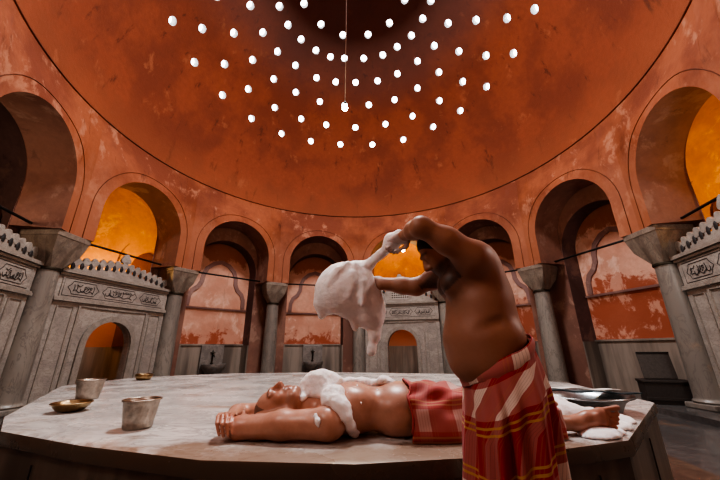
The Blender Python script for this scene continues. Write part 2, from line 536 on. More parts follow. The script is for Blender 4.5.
def arcade_bay(deg, name):
    fn = bay_fn(deg); mb = MB(); hw = 1.17; W = -.33; HB = (AP + W) * math.tan(PI / 12); HC = 5.50
    cur = arch_curve(hw, HS, HC)
    def pt(u, w, z):                         # lean the upper wall onto the round dome base
        k = max(0., min(1., (z - 5.3) / (HD - 5.3))); k = k * k * (3 - 2 * k)
        q = np.array(fn((u, w + W, z)))
        d = q[:2] - [CX, CY]; r = np.linalg.norm(d)
        if w < .01: q[:2] = np.array([CX, CY]) + d / r * (r + (RD - r) * k)
        return q
    V = []; Fc = []; rows = 8
    ext = [(-HB, HS), ] + cur + [(HB, HS)]
    # front: columns of quads from the arch line up to the dome base
    us = [-HB, -1.4] + [c[0] for c in cur[2:-2]] + [1.45, HB]
    zs = [HS, HS] + [c[1] for c in cur[2:-2]] + [HS, HS]
    us = [-HB, -1.4, -hw - .0005] + us[2:-2] + [hw + .0005, 1.4, HB]
    zs = [HS, HS, HS] + zs[2:-2] + [HS, HS, HS]
    for u, z in zip(us, zs):
        for r in range(rows + 1):
            V.append(pt(u, 0, z + (HD - z) * r / rows))
    for i in range(len(us) - 1):
        for r in range(rows):
            a = i * (rows + 1) + r; b = a + rows + 1
            Fc.append((a, b, b + 1, a + 1))
    mb.add(V, Fc)
    V = []; Fc = []
    for u, z in cur:
        V.append(fn((u, W, z))); V.append(fn((u, .55, z)))
    for i in range(len(cur) - 1):
        Fc.append((2 * i, 2 * i + 1, 2 * i + 3, 2 * i + 2))
    # underside of the pier on its capital
    for sgn in (-1, 1):
        n0 = len(V)
        V += [fn((sgn * hw, W, HS)), fn((sgn * HB, W, HS)), fn((sgn * (AP + .55) * math.tan(PI / 12), .55, HS)), fn((sgn * hw, .55, HS))]
        Fc.append((n0, n0 + 1, n0 + 2, n0 + 3))
    so = MB(); so.add(V, Fc)
    w_ = mb.build('wall_' + name, M['wall'], smooth=False); auto_smooth(w_, 30); tag(w_, kind='structure')
    s_ = so.build('wall_' + name + '_arch_soffit', M['soffit']); auto_smooth(s_, 40); tag(s_, kind='structure')
    # raised line round the arch
    tr = MB(); tr.tube([pt(u * (1 + .26 / hw) if abs(u) else 0, 0, z if z <= HC - hw else (HC - hw) + (z - (HC - hw)) * (1 + .26 / hw)) - np.append((np.array(fn((0, 1, 0))) - np.array(fn((0, 0, 0))))[:2] * .005, 0)
                          for u, z in arch_curve(hw, HS, HC, 24)], .008, 6)
    t_ = tr.build('trim_arch_line_' + name, M['cornice'], smooth=True); tag(t_, kind='structure')

def back_plate(fn, hw, crown, name):
    """wall behind the columns with the inner arch cut through it"""
    mb = MB(); cur = [(-hw, 0)] + arch_curve(hw, 3.3, crown) + [(hw, 0)]
    top = 6.7; V = []; Fc = []
    big = 1.86
    outer = []
    for u, z in cur:
        if z <= 3.31: outer.append((big * np.sign(u), z))
        else:
            k = abs(u) / hw
            outer.append((u / hw * big, z + (top - z)))
    for (u, z), (U, Z) in zip(cur, outer):
        V.append(fn((u, .55, z))); V.append(fn((U, .55, Z)))
    for i in range(len(cur) - 1): Fc.append((2 * i, 2 * i + 2, 2 * i + 3, 2 * i + 1))
    mb.add(V, Fc)
    o = mb.build('wall_' + name + '_pier', M['soffit']); tag(o, kind='structure')

def closed_niche(deg, name, mat, dress=True):
    fn = bay_fn(deg); hw, crown, dep = 1.16, 4.98, 1.08
    back_plate(fn, hw, crown, name)
    cur = [(-hw, 0), (-hw, 1.25)] + arch_curve(hw, 3.3, crown) + [(hw, 1.25), (hw, 0)]
    V = []; Fc = []
    for u, z in cur:
        for w in (.55, .8, dep): V.append(fn((u, w, z)))
    for i in range(len(cur) - 1):
        for k in (0, 1): Fc.append((3 * i + k, 3 * i + k + 1, 3 * i + k + 4, 3 * i + k + 3))
    o = mesh_obj('wall_' + name + '_niche_vault', V, Fc, M['vault']); auto_smooth(o, 40); tag(o, kind='structure')
    # back wall
    V = [fn((u, dep, z)) for u, z in cur]
    o = mesh_obj('wall_' + name + '_niche_back', V, [tuple(range(len(V)))[::-1]], mat); tag(o, kind='structure')
    if not dress: return fn
    # marble wainscot: back and both sides
    mb = MB()
    mb.box((0, dep - .02, .62), (2 * hw, .05, 1.24))
    for sgn in (-1, 1): mb.box((sgn * (hw - .02), .81, .62), (.05, .52, 1.24))
    mb.box((0, dep - .04, 1.26), (2 * hw, .09, .05))
    mb.xf(fn); o = mb.build('baseboard_' + name + '_marble', M['wainscot']); tag(o, kind='structure')
    # ledge line and ogee band
    mb = MB(); mb.box((0, dep - .02, 2.5), (2 * hw, .07, .06)); mb.xf(fn)
    o = mb.build('trim_ledge_' + name, M['band']); tag(o, kind='structure')
    half = [(-1.0, 2.55), (-.98, 2.9), (-.9, 3.1), (-.72, 3.25), (-.62, 3.45), (-.6, 3.7), (-.5, 3.95), (-.28, 4.15), (0, 4.25)]
    full = half + [(-u, z) for u, z in half[:-1]][::-1]
    mb = MB(); V = []; Fc = []
    for i, (u, z) in enumerate(full):
        a = full[max(0, i - 1)]; b = full[min(len(full) - 1, i + 1)]
        d = np.array([b[0] - a[0], b[1] - a[1]]); d /= np.linalg.norm(d); nn = np.array([-d[1], d[0]]) * .075
        for s1, w in ((1, dep), (1, dep - .035), (-1, dep - .035), (-1, dep)): V.append((u + nn[0] * s1, w, z + nn[1] * s1))
    for i in range(len(full) - 1):
        for k in range(3): Fc.append((4 * i + k, 4 * i + k + 1, 4 * i + k + 5, 4 * i + k + 4))
    mb.add(V, Fc); mb.xf(fn); o = mb.build('trim_ogee_band_' + name, M['band']); tag(o, kind='structure')
    return fn

def open_cell(deg, name, lit, side):
    fn = bay_fn(deg)
    back_plate(fn, 1.15, 5.5, name)
    r, wc, zc = 1.92, 1.62, 4.1
    rows = [(r, 0), (r, 1.25), (r, 2.6), (r, zc)] + [(r * math.cos(a), zc + r * math.sin(a)) for a in np.linspace(.12, PI / 2, 12)]
    n = 48; V = []; Fc = []
    loc = lambda i, k: np.array([rows[i][0] * math.sin(2 * PI * k / n), wc + rows[i][0] * math.cos(2 * PI * k / n), rows[i][1]])
    for i in range(len(rows)):
        for k in range(n):
            q = loc(i, k); q[1] = max(q[1], .56); V.append(fn(q))
    for i in range(len(rows) - 1):
        for k in range(n):
            c = np.mean([loc(i, k), loc(i, (k + 1) % n), loc(i + 1, k), loc(i + 1, (k + 1) % n)], 0)
            if c[1] < .5: continue
            Fc.append((i * n + k, i * n + (k + 1) % n, (i + 1) * n + (k + 1) % n, (i + 1) * n + k)[::-1])
    o = mesh_obj('wall_' + name + '_room', V, Fc, M['gold'] if lit else M['vault']); auto_smooth(o, 50); tag(o, kind='structure')
    # wainscot drum
    mb = MB(); V = []; Fc = []
    ks = [k for k in range(49) if wc + (r - .03) * math.cos(2 * PI * k / n) > .6]
    V = [fn(((r - .03) * math.sin(2 * PI * k / n), wc + (r - .03) * math.cos(2 * PI * k / n), z)) for k in range(n) for z in (0, 1.2)]
    for k in range(n):
        if wc + r * math.cos(2 * PI * (k + .5) / n) > .62: Fc.append((2 * k, 2 * k + 1, (2 * k + 3) % (2 * n), (2 * k + 2) % (2 * n)))
    o = mesh_obj('baseboard_' + name + '_room', V, Fc, M['wainscot']); tag(o, kind='structure')
    # arched brown recess on the side wall, a blind arch line over it
    for sd in side:
        a0 = sd * math.radians(88); cur = [(-.5, 1.2)] + arch_curve(.5, 2.4, 4.25, 12) + [(.5, 1.2)]
        rr = r - .05
        V = [fn((rr * math.sin(a0 + u / rr), wc + rr * math.cos(a0 + u / rr), z)) for u, z in cur]
        o = mesh_obj('wall_' + name + '_recess', V, [tuple(range(len(V)))], M['brown']); tag(o, kind='structure')
        tr = MB(); tr.tube([fn((rr * math.sin(a0 + u / rr), wc + rr * math.cos(a0 + u / rr), min(z, 5.3))) for u, z in arch_curve(.95, 2.4, 4.9, 16)], .02, 6)
        o = tr.build('trim_room_arch_' + name, M['band']); tag(o, kind='structure')
    return fn

NAMES = ['left_portal', 'left_front_portal', 'left_front', 'far_left', 'far_portal', 'far_right', 'right_front', 'right_portal', 'right_near', 'near_right', 'near_left', 'left_near']
FN = {}
for b, deg in enumerate(BAYS):
    arcade_bay(deg, NAMES[b])
    if b in OPEN: FN[b] = open_cell(deg, NAMES[b], b != 0, {0: (1,), 1: (1,), 4: (), 7: (-1,)}[b])
    else: FN[b] = closed_niche(deg, NAMES[b], M['niche_red'] if b in (5, 6) else M['niche'], True)

# dome with its pierced lights
dome_prof = []
V = []; Fc = []; NA = 96; els = np.radians(np.linspace(0, 88, 40))
HOLES = [(28.9,125.0),(29.2,138.7),(29.4,111.7),(29.8,68.8),(29.8,83.2),(29.9,98.1),(30.2,152.4),(30.9,54.5),(31.5,166.5),(31.6,41.4),(32.9,28.0),(33.3,179.8),(34.0,13.5),(35.7,-.9),
 (36.5,118.0),(36.6,91.1),(36.6,105.6),(36.6,131.1),(36.9,76.1),(37.2,144.7),(37.3,62.4),(38.2,157.8),(38.4,48.2),(39.4,35.3),(39.6,172.0),(40.3,21.6),(41.6,6.6),
 (44.4,110.5),(44.7,83.7),(44.7,123.9),(44.9,69.5),(45.0,136.5),(45.6,149.4),(45.9,56.2),(46.8,42.9),(46.8,162.8),(47.7,29.5),(49.4,14.7),(44.5,97.0),
 (52.0,115.1),(52.3,103.3),(52.6,77.3),(52.7,91.0),(52.8,129.0),(53.1,64.5),(53.1,141.3),(53.9,50.7),(54.1,153.3),(54.6,38.1),(55.6,167.1),(56.1,24.7),
 (60.0,109.4),(60.5,99.2),(60.3,120.4),(60.5,70.8),(60.6,85.0),(60.9,132.7),(61.2,59.2),(61.6,145.0),(61.8,46.8),(63.1,156.9),(63.2,34.0),(64.4,21.8),
 (67.6,102.6),(67.8,79.5),(68.2,124.0),(68.8,57.8),(69.6,145.8),(71.1,34.9)]
NSEEN = len(HOLES)
for el, ph, st in ((32, 193.5, 14.2), (38.5, 186, 14.2), (48, 178, 14.2), (54.5, 182, 14.2), (62.5, 171, 13.2), (70, 168, 22.5)):
    end = {32: 345, 38.5: 352, 48: 360, 54.5: 370, 62.5: 368, 70: 375}[el]
    a = ph
    while a < end: HOLES.append((el, a)); a += st
def dome_pt(el, az, r):
    return np.array([CX + r * math.cos(el) * math.cos(az), CY + r * math.cos(el) * math.sin(az), HD + r * math.sin(el)])
TH = .34
inner = [(RD * math.cos(e), HD + RD * math.sin(e)) for e in els]
outer = [((RD + TH) * math.cos(e), HD + (RD + TH) * math.sin(e)) for e in els]
db = bmesh.new()
def ringv(r, z): return [db.verts.new((CX + r * math.cos(2 * PI * k / NA), CY + r * math.sin(2 * PI * k / NA), z)) for k in range(NA)]
ri = [ringv(*p) for p in inner]; ro = [ringv(*p) for p in outer]
for A, fl in ((ri, True), (ro, False)):
    for i in range(len(A) - 1):
        for k in range(NA):
            q = [A[i][k], A[i][(k + 1) % NA], A[i + 1][(k + 1) % NA], A[i + 1][k]]
            db.faces.new(q[::-1] if fl else q)
for k in range(NA):
    db.faces.new([ri[0][k], ri[0][(k + 1) % NA], ro[0][(k + 1) % NA], ro[0][k]])
db.faces.new(ri[-1][::-1] if False else ri[-1][::-1]); db.faces.new(ro[-1])
me = bpy.data.meshes.new('ceiling'); db.to_mesh(me); db.free()
dome = bpy.data.objects.new('ceiling', me); COL.objects.link(dome)
me.materials.append(M['dome']); me.materials.append(M['hole'])
cut = MB(); NH = 20
HR = .125
for el, az in HOLES:
    e, a = math.radians(el), math.radians(az)
    d = dome_pt(e, a, 1.0) - np.array([CX, CY, HD])
    x = np.cross(d, [0, 0, 1.]); x /= np.linalg.norm(x); y = np.cross(d, x)
    c0 = dome_pt(e, a, RD - .2); c1 = dome_pt(e, a, RD + TH + .2)
    V = [c + HR * (x * math.cos(2 * PI * k / NH) + y * math.sin(2 * PI * k / NH)) for c in (c0, c1) for k in range(NH)]
    Fc = [(k, (k + 1) % NH, NH + (k + 1) % NH, NH + k) for k in range(NH)] + [tuple(range(NH))[::-1], tuple(range(NH, 2 * NH))]
    cut.add(V, Fc)
co = cut.build('dome_cutter', M['hole'])
bm_ = bmesh.new(); bm_.from_mesh(co.data); bmesh.ops.recalc_face_normals(bm_, faces=bm_.faces[:]); bm_.to_mesh(co.data); bm_.free()
bm_ = bmesh.new(); bm_.from_mesh(me); bmesh.ops.recalc_face_normals(bm_, faces=bm_.faces[:]); bm_.to_mesh(me); bm_.free()
bo = dome.modifiers.new('holes', 'BOOLEAN'); bo.operation = 'DIFFERENCE'; bo.object = co; bo.solver = 'EXACT'; bo.material_mode = 'TRANSFER'
dg = bpy.context.evaluated_depsgraph_get()
nm_ = bpy.data.meshes.new_from_object(dome.evaluated_get(dg))
dome.modifiers.clear(); dome.data = nm_
bpy.data.objects.remove(co)
auto_smooth(dome, 25)
tag(dome, kind='structure')
glass_me = None
for i, (el, az) in enumerate(HOLES):
    e, a = math.radians(el), math.radians(az)
    d = dome_pt(e, a, 1.0) - np.array([CX, CY, HD])
    if glass_me is None:
        mb = MB(); prof = [(.001, .055)] + [(HR * 1.02 * math.sin(q), .055 - .055 * (1 - math.cos(q))) for q in np.linspace(.25, PI / 2, 6)]
        mb.lathe(prof, n=20, caps=False); o = mb.build('window_1', M['glass'], smooth=True); glass_me = o.data
    else:
        o = bpy.data.objects.new('window_%d' % (i + 1), glass_me); COL.objects.link(o)
    # bell of glass closing the outer half of the shaft
    o.location = dome_pt(e, a, RD + .20)
    o.rotation_euler = Vector(d).to_track_quat('Z', 'Y').to_euler()
    tag(o, kind='structure')
# cornice lines at the foot of the dome
for nm, r, z, tr in (('trim_1', RD - .005, HD, .020), ('trim_2', RD + .02, HD - .34, .009)):
    mb = MB(); mb.tube([(CX + r * math.cos(2 * PI * k / 96), CY + r * math.sin(2 * PI * k / 96), z) for k in range(96)], tr, 8, True)
    tag(mb.build(nm, M['cornice'], smooth=True), kind='structure')

# floors
mb = MB(); n = 48; V = []; Fc = []
for r, z in ((5.68, 0), (11.5, 0)):
    V += [(CX + r * math.cos(2 * PI * k / n), CY + r * math.sin(2 * PI * k / n), z) for k in range(n)]
V += [(CX + 5.68 * math.cos(2 * PI * k / n), CY + 5.68 * math.sin(2 * PI * k / n), -.1) for k in range(n)]
Fc = [(k, n + k, n + (k + 1) % n, (k + 1) % n) for k in range(n)] + [(2 * n + k, k, (k + 1) % n, 2 * n + (k + 1) % n) for k in range(n)]
tag(mesh_obj('floor_gallery', V, Fc, M['floor']), kind='structure')
V = [(CX + 5.7 * math.cos(2 * PI * k / n), CY + 5.7 * math.sin(2 * PI * k / n), -.1) for k in range(n)]
tag(mesh_obj('floor', V, [tuple(range(n))], M['floor']), kind='structure')

# ================================================================ THINGS
# ---- columns
def col_xy(k):
    a = math.radians(180 - 30 * k); return CX + R0 * math.cos(a), CY + R0 * math.sin(a), a
def make_column():
    root = empty('marble_column')
    b = MB(); b.box((0, 0, .05), (.56, .56, .10))
    ob = bevel(b.build('base', M['column'], root), .02)
    b = MB(); b.lathe([(.235, .10), (.265, .105), (.278, .13), (.265, .155), (.25, .165), (.247, .19), (.245, .21)], n=32)
    o = auto_smooth(b.build('base_moulding', M['column'], root), 50)
    b = MB(); b.lathe([(.245, .20), (.242, 1.0), (.232, 1.8), (.215, 2.62), (.213, 2.70)], n=36)
    auto_smooth(b.build('shaft', M['column'], root), 50)
    b = MB(); b.lathe([(.20, 2.69), (.235, 2.695), (.243, 2.72), (.235, 2.75), (.21, 2.76)], n=36)
    auto_smooth(b.build('collar', M['bronze'], root), 50)
    # capital: folded triangles from a round neck to a square block
    V = []; Fc = []; n = 16
    for k in range(n):
        a = 2 * PI * (k + .5) / n; V.append((.222 * math.cos(a), .222 * math.sin(a), 2.755))
    zig = []
    for k in range(n):
        a = 2 * PI * k / n; q = max(abs(math.cos(a)), abs(math.sin(a))); r = .33 / q
        r = min(r, .40) if k % 2 else r * 1.0
        zig.append((r * math.cos(a), r * math.sin(a), 3.16 if k % 2 else 3.06))
    V += zig
    for k in range(n):
        a = 2 * PI * k / n; q = max(abs(math.cos(a)), abs(math.sin(a))); V.append((.40 / q * math.cos(a), .40 / q * math.sin(a), 3.36))
    for k in range(n):
        k2 = (k + 1) % n
        Fc += [(k, n + k2, n + k), (k, k2, n + k2)]
        Fc += [(n + k, n + k2, 2 * n + k2), (n + k, 2 * n + k2, 2 * n + k)]
    Fc.append(tuple(range(2 * n, 3 * n)))
    c = mesh_obj('capital', V, Fc, M['capital'], root)
    b = MB(); b.box((0, 0, 3.42), (.82, .82, .12)); bevel(b.build('abacus', M['capital'], c), .012)
    return root
COLS = ['grey marble column between the two left marble portals, nearest on the left', 'grey marble column at the right end of the left inscribed portal',
        'grey marble column between the two plain arched niches on the far left', 'grey marble column on the left of the far central portal',
        'grey marble column behind the standing man on the right of the far portal', 'grey marble column just right of the standing man, left of the tall right niche',
        'large grey marble column nearest on the right beside the right portal', 'grey marble column at the right end of the right portal near the camera',
        'grey marble column behind the camera on the right', 'grey marble column directly behind the camera',
        'grey marble column behind the camera on the left', 'grey marble column at the left end of the nearest left portal']
col0 = make_column()
for k in (0, 1, 2, 3, 4, 5, 6, 7, 11):
    x, y, a = col_xy(k)
    if k == 0: o = col0
    else:
        o = col0.copy(); COL.objects.link(o)
        for ch in col0.children:
            c = ch.copy(); COL.objects.link(c); c.parent = o
            for g in ch.children:
                d = g.copy(); COL.objects.link(d); d.parent = c
    o.location = (x, y, 0); o.rotation_euler = (0, 0, a)
    tag(o, COLS[k], 'column', 'columns carrying the arches')

# ---- iron tie rods from capital to capital
RODS = {0: 'black iron tie rod across the dark arch at far left of the photo', 1: 'black iron tie rod above the left inscribed portal', 2: 'black iron tie rod across the niche arch right of the left portal',
        3: 'black iron tie rod across the niche arch behind the hanging foam', 4: 'black iron tie rod across the far central arch', 5: 'black iron tie rod across the niche arch behind the standing man',
        6: 'black iron tie rod across the tall red niche arch right of the man', 7: 'black iron tie rod above the right portal'}
for b in range(8):
    fn = bay_fn(BAYS[b]); mb = MB()
    mb.tube([fn((u, .2, 3.55)) for u in (-1.195, -.4, .4, 1.195)], .028, 8)
    o = mb.build('tie_rod', M['iron'], smooth=True)
    tag(o, RODS[b], 'tie rod', 'tie rods between the columns')

# ---- marble portals
def squiggle(rg, w, h):
    """a flowing line of carved script inside a w x h field: strokes as polylines"""
    out = []
    n = int(w / .055)
    for i in range(n):
        x = -w / 2 + (i + .5) * w / n; k = rg.integers(0, 4)
        if k == 0: out.append([(x + .02 * math.sin(t) - .01, -h * .28 + h * .6 * t / 3) for t in np.linspace(0, 3, 6)])
        elif k == 1: out.append([(x + .045 * math.cos(t), -h * .1 + h * .22 * math.sin(t)) for t in np.linspace(PI * .9, PI * 2.2, 8)])
        elif k == 2: out.append([(x + .022 * math.cos(t), h * .12 + .022 * math.sin(t)) for t in np.linspace(0, PI * 1.8, 8)] + [(x - .04, -h * .2)])
        else: out.append([(x - .05 + .1 * t, h * (.28 - .12 * math.sin(t * 4))) for t in np.linspace(0, 1, 6)])
    out.append([(-w * .45 + w * .9 * t, -h * .27 + h * .09 * math.sin(t * 17)) for t in np.linspace(0, 1, 30)])
    return out
def ribbon(mb, pts, wd, w, fn):
    V = []; Fc = []; n = len(pts)
    for i, (u, z) in enumerate(pts):
        a = pts[max(0, i - 1)]; b_ = pts[min(n - 1, i + 1)]
        d = np.array([b_[0] - a[0], b_[1] - a[1]]); d /= np.linalg.norm(d) + 1e-9; nn = np.array([-d[1], d[0]]) * wd / 2
        V += [fn((u + nn[0], w, z + nn[1])), fn((u - nn[0], w, z - nn[1]))]
    for i in range(n - 1): Fc.append((2 * i, 2 * i + 1, 2 * i + 3, 2 * i + 2))
    mb.add(V, Fc)

def portal(b, peak, label, seed):
    deg = BAYS[b]; F = bay_fn(deg); base = F((0, 0, 0)); rg = np.random.default_rng(seed)
    a = math.radians(deg)
    root = empty('marble_portal', (base[0], base[1], 0), a + PI / 2 - PI)     # local x = u, y = w
    # local frame: x along +u, y outward
    root.rotation_euler = (0, 0, a - PI / 2)
    L = lambda p: (p[0], p[1], p[2])
    W0, W1 = .02, .20; hw, sp, apx, top, HWP = .55, 1.12, 1.78, 2.8, 1.44
    door = [(-hw, 0), (-hw, sp)]
    for t in np.linspace(.12, 1, 8): door.append((-hw + hw * (1 - math.cos(t * PI / 2)) , sp + (apx - sp) * math.sin(t * PI / 2) ** .9))
    door = door + [(-u, z) for u, z in door[:-1]][::-1]
    # wall panel with the doorway cut through
    V = []; Fc = []
    out = []
    for u, z in door:
        if z <= sp: out.append((math.copysign(HWP, u), z))
        else: out.append((u / hw * HWP, top))
    i0 = 1; out[1] = (-HWP, sp)
    out = [(-HWP, 0), (-HWP, top)] + [(u / hw * HWP, top) for u, z in door[2:-2]] + [(HWP, top), (HWP, 0)]
    n = len(door)
    for (u, z), (U, Z) in zip(door, out): V += [L((u, W0, z)), L((U, W0, Z)), L((u, W1, z)), L((U, W1, Z))]
    for i in range(n - 1):
        p, q = 4 * i, 4 * i + 4
        Fc += [(p, q, q + 1, p + 1), (p + 2, p + 3, q + 3, q + 2), (p, p + 2, q + 2, q), (p + 1, q + 1, q + 3, p + 3)]
    mesh_obj('wall_panel', V, Fc, M['portal'], root)
    # door surround: raised band following the doorway, and an outer rectangular moulding
    def band(pts, wd, w, dp, name, mat, par):
        V = []; Fc = []
        for i, (u, z) in enumerate(pts):
            p_ = pts[max(0, i - 1)]; q_ = pts[min(len(pts) - 1, i + 1)]
            d = np.array([q_[0] - p_[0], q_[1] - p_[1]]); d /= np.linalg.norm(d); nn = np.array([-d[1], d[0]]) * wd / 2
            for s1, ww in ((1, w), (1, w - dp), (-1, w - dp), (-1, w)): V.append((u + nn[0] * s1, ww, z + nn[1] * s1))
        for i in range(len(pts) - 1):
            for k in range(4): Fc.append((4 * i + k, 4 * i + (k + 1) % 4, 4 * i + 4 + (k + 1) % 4, 4 * i + 4 + k))
        Fc += [(0, 1, 2, 3), tuple(4 * (len(pts) - 1) + k for k in (3, 2, 1, 0))]
        return mesh_obj(name, V, Fc, mat, par)
    dr = [(u * 1.13, z + (.05 if z > sp else 0)) for u, z in door]
    band(dr, .13, W0, .05, 'door_surround', M['portal_frame'], root)
    band([(-.86, 0), (-.86, 2.06), (-.43, 2.06), (0, 2.06), (.43, 2.06), (.86, 2.06), (.86, 0)], .05, W0, .03, 'rectangular_moulding', M['portal_frame'], root)
    for s_ in (-1, 1):
        band([(s_ * .98, .12), (s_ * .98, 2.02), (s_ * 1.3, 2.02), (s_ * 1.3, .12), (s_ * .98, .12)], .03, W0, .02, 'side_panel_moulding', M['portal_frame'], root)
    mb = MB(); mb.box((0, W0 - .02, 2.16), (2 * HWP, .09, .06)); mb.box((0, W0 - .015, 2.2), (2 * HWP, .06, .04)); mb.build('lower_cornice', M['portal_frame'], root)
    mb = MB(); mb.box((0, W0 - .03, 2.78), (2 * HWP, .12, .07)); mb.box((0, W0 - .01, 2.71), (2 * HWP, .08, .05)); mb.build('upper_cornice', M['portal_frame'], root)
    # inscription frieze of three cartouches
    mb = MB(); mb.box((0, W0 - .005, 2.44), (2 * 1.34, .03, .44)); fr = mb.build('frieze', M['portal'], root)
    mb = MB(); ribbon(mb, [(-1.3, 2.25), (1.3, 2.25), (1.3, 2.63), (-1.3, 2.63), (-1.3, 2.25)], .014, W0 - .023, L); mb.build('border_line', M['ink'], fr)
    for uc, wd in ((-.88, .68), (0, .92), (.88, .68)):
        h = .14; t_ = .07; lw = .015
        ol = [(-wd / 2, 0), (-wd / 2 + t_, h * .55), (-wd / 2 + t_ * 1.4, h), (wd / 2 - t_ * 1.4, h), (wd / 2 - t_, h * .55), (wd / 2, 0), (wd / 2 - t_, -h * .55), (wd / 2 - t_ * 1.4, -h), (-wd / 2 + t_ * 1.4, -h), (-wd / 2 + t_, -h * .55), (-wd / 2, 0)]
        mb = MB(); ribbon(mb, [(uc + u, 2.44 + z) for u, z in ol], lw, W0 - .024, L)
        c = mb.build('cartouche', M['ink'], fr)
        mb = MB()
        for j, st in enumerate(squiggle(rg, wd - .2, .25)): ribbon(mb, [(uc + u, 2.44 + z) for u, z in st], .016, W0 - .026 - .0006 * (j % 5), L)
        mb.build('inscription', M['ink'], fr)
    # crest: sloping gable with a row of palmettes, the gaps painted dark
    mb = MB(); V = []; Fc = []
    prof = []
    for i in range(31):
        u = -1.36 + 2.72 * i / 30; k = 1 - abs(u) / 1.36
        prof.append((u, 2.84 + (peak - .34 - 2.84) * (k ** .85)))
    for u, z in prof: V += [(u, .05, 2.8), (u, .05, z), (u, .13, 2.8), (u, .13, z)]
    for i in range(30):
        p, q = 4 * i, 4 * i + 4
        Fc += [(p, q, q + 1, p + 1), (p + 2, p + 3, q + 3, q + 2), (p + 1, q + 1, q + 3, p + 3)]
    mb.add(V, Fc)
    leaf0 = []
    for t in np.linspace(0, 2 * PI, 18, endpoint=False):
        r = .085 * (1 + .16 * math.cos(3 * t)); leaf0.append((r * math.sin(t), r * math.cos(t)))
    def leaf(u, z, sc, rot):
        c, s2 = math.cos(rot), math.sin(rot); V = []; n = len(leaf0)
        for ww in (.06, .12):
            for x, y in leaf0: V.append((u + sc * (x * c - y * s2), ww, z + sc * (x * s2 + y * c)))
        mb.add(V, [tuple(range(n)), tuple(range(2 * n))[:n - 1:-1]] + [(k, (k + 1) % n, n + (k + 1) % n, n + k) for k in range(n)])
        V = [(u + sc * dx, ww, z + dz) for ww in (.065, .115) for dx, dz in ((-.028, -.16), (.028, -.16), (.03, -.03), (-.03, -.03))]
        mb.add(V, [(0, 1, 2, 3), (7, 6, 5, 4), (0, 4, 5, 1), (1, 5, 6, 2), (2, 6, 7, 3), (3, 7, 4, 0)])
    nl = 15
    for i in range(nl):
        u = -1.3 + 2.6 * i / (nl - 1); k = 1 - abs(u) / 1.36
        z = 2.84 + (peak - .34 - 2.84) * (k ** .85)
        leaf(u, z + .15, 1.12, -math.copysign(.28, u) * (1 if abs(u) > .1 else 0))
    leaf(0, peak - .02, 1.5, 0)
    cr = mb.build('crest', M['portal'], root)
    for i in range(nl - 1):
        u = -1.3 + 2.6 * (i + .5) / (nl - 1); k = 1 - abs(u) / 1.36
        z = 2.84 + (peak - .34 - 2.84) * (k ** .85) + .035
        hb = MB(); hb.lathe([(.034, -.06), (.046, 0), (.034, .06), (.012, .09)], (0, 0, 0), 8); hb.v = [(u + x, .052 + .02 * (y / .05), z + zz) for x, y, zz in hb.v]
        hb.build('painted_gap', M['ink'], cr)  # solid dark disc painting the darkness of the gap between palmettes
    # small pierced dots below the palmettes
    if peak > 3.5:
        V = [L(p) for p in ((-.34, .045, 2.95), (.34, .045, 2.95), (.34, .045, 3.15), (.16, .045, 3.5), (-.16, .045, 3.5), (-.34, .045, 3.15))]
        mesh_obj('pierced_panel', V, [tuple(range(6))], M['pierced'], root)
    tag(root, label, 'portal', 'marble portals between the columns')
    return root
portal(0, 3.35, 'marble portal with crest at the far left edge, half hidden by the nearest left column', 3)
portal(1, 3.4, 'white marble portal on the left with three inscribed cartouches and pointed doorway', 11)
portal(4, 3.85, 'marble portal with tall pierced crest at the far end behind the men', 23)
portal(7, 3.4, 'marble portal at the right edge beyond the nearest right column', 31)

# ---- wall basins with taps in the niches
def make_basin():
    root = empty('wash_basin')
    b = MB(); b.lathe([(.20, 0), (.23, .02), (.23, .34), (.27, .38), (.37, .50), (.39, .60), (.39, .64), (.34, .64), (.31, .56), (.2, .5), (.01, .48)], n=28)
    auto_smooth(b.build('bowl', M['basin'], root), 45)
    b = MB(); b.box((0, .26, .72), (.78, .06, 1.05)); bs = bevel(b.build('backsplash', M['basin'], root), .015)
    b = MB(); b.lathe([(.03, .62), (.05, .64), (.05, .66), (.03, .68), (.028, .98), (.045, 1.0), (.03, 1.04), (.012, 1.08)], (0, .2, 0), 12)
    b.tube([(0, .2, .9), (0, .08, .92), (0, .03, .86)], .022, 8)
    tp = auto_smooth(b.build('tap', M['bronze'], root), 50)
    b = MB(); b.box((0, .2, 1.0), (.16, .03, .03)); b.build('handle', M['bronze'], tp)
    for s_ in (-1,):
        pass
    return root
bas0 = make_basin()
BL = {2: 'stone wash basin with tap in the arched niche right of the left portal', 3: 'stone wash basin with tap in the niche behind the hanging foam',
      5: 'stone wash basin with tap in the niche behind the standing man'}
for i, b in enumerate((2, 3, 5)):
    if i == 0: o = bas0
    else:
        o = bas0.copy(); COL.objects.link(o)
        for ch in bas0.children:
            c = ch.copy(); COL.objects.link(c); c.parent = o
            for g in ch.children:
                d = g.copy(); COL.objects.link(d); d.parent = c
    p = bay_fn(BAYS[b])(({2: .05, 3: 0.0, 5: 0}[b], 0.70, 0)); o.location = p
    o.rotation_euler = (0, 0, math.radians(BAYS[b]) - PI / 2)
    tag(o, BL[b], 'basin', 'wash basins in the niches')

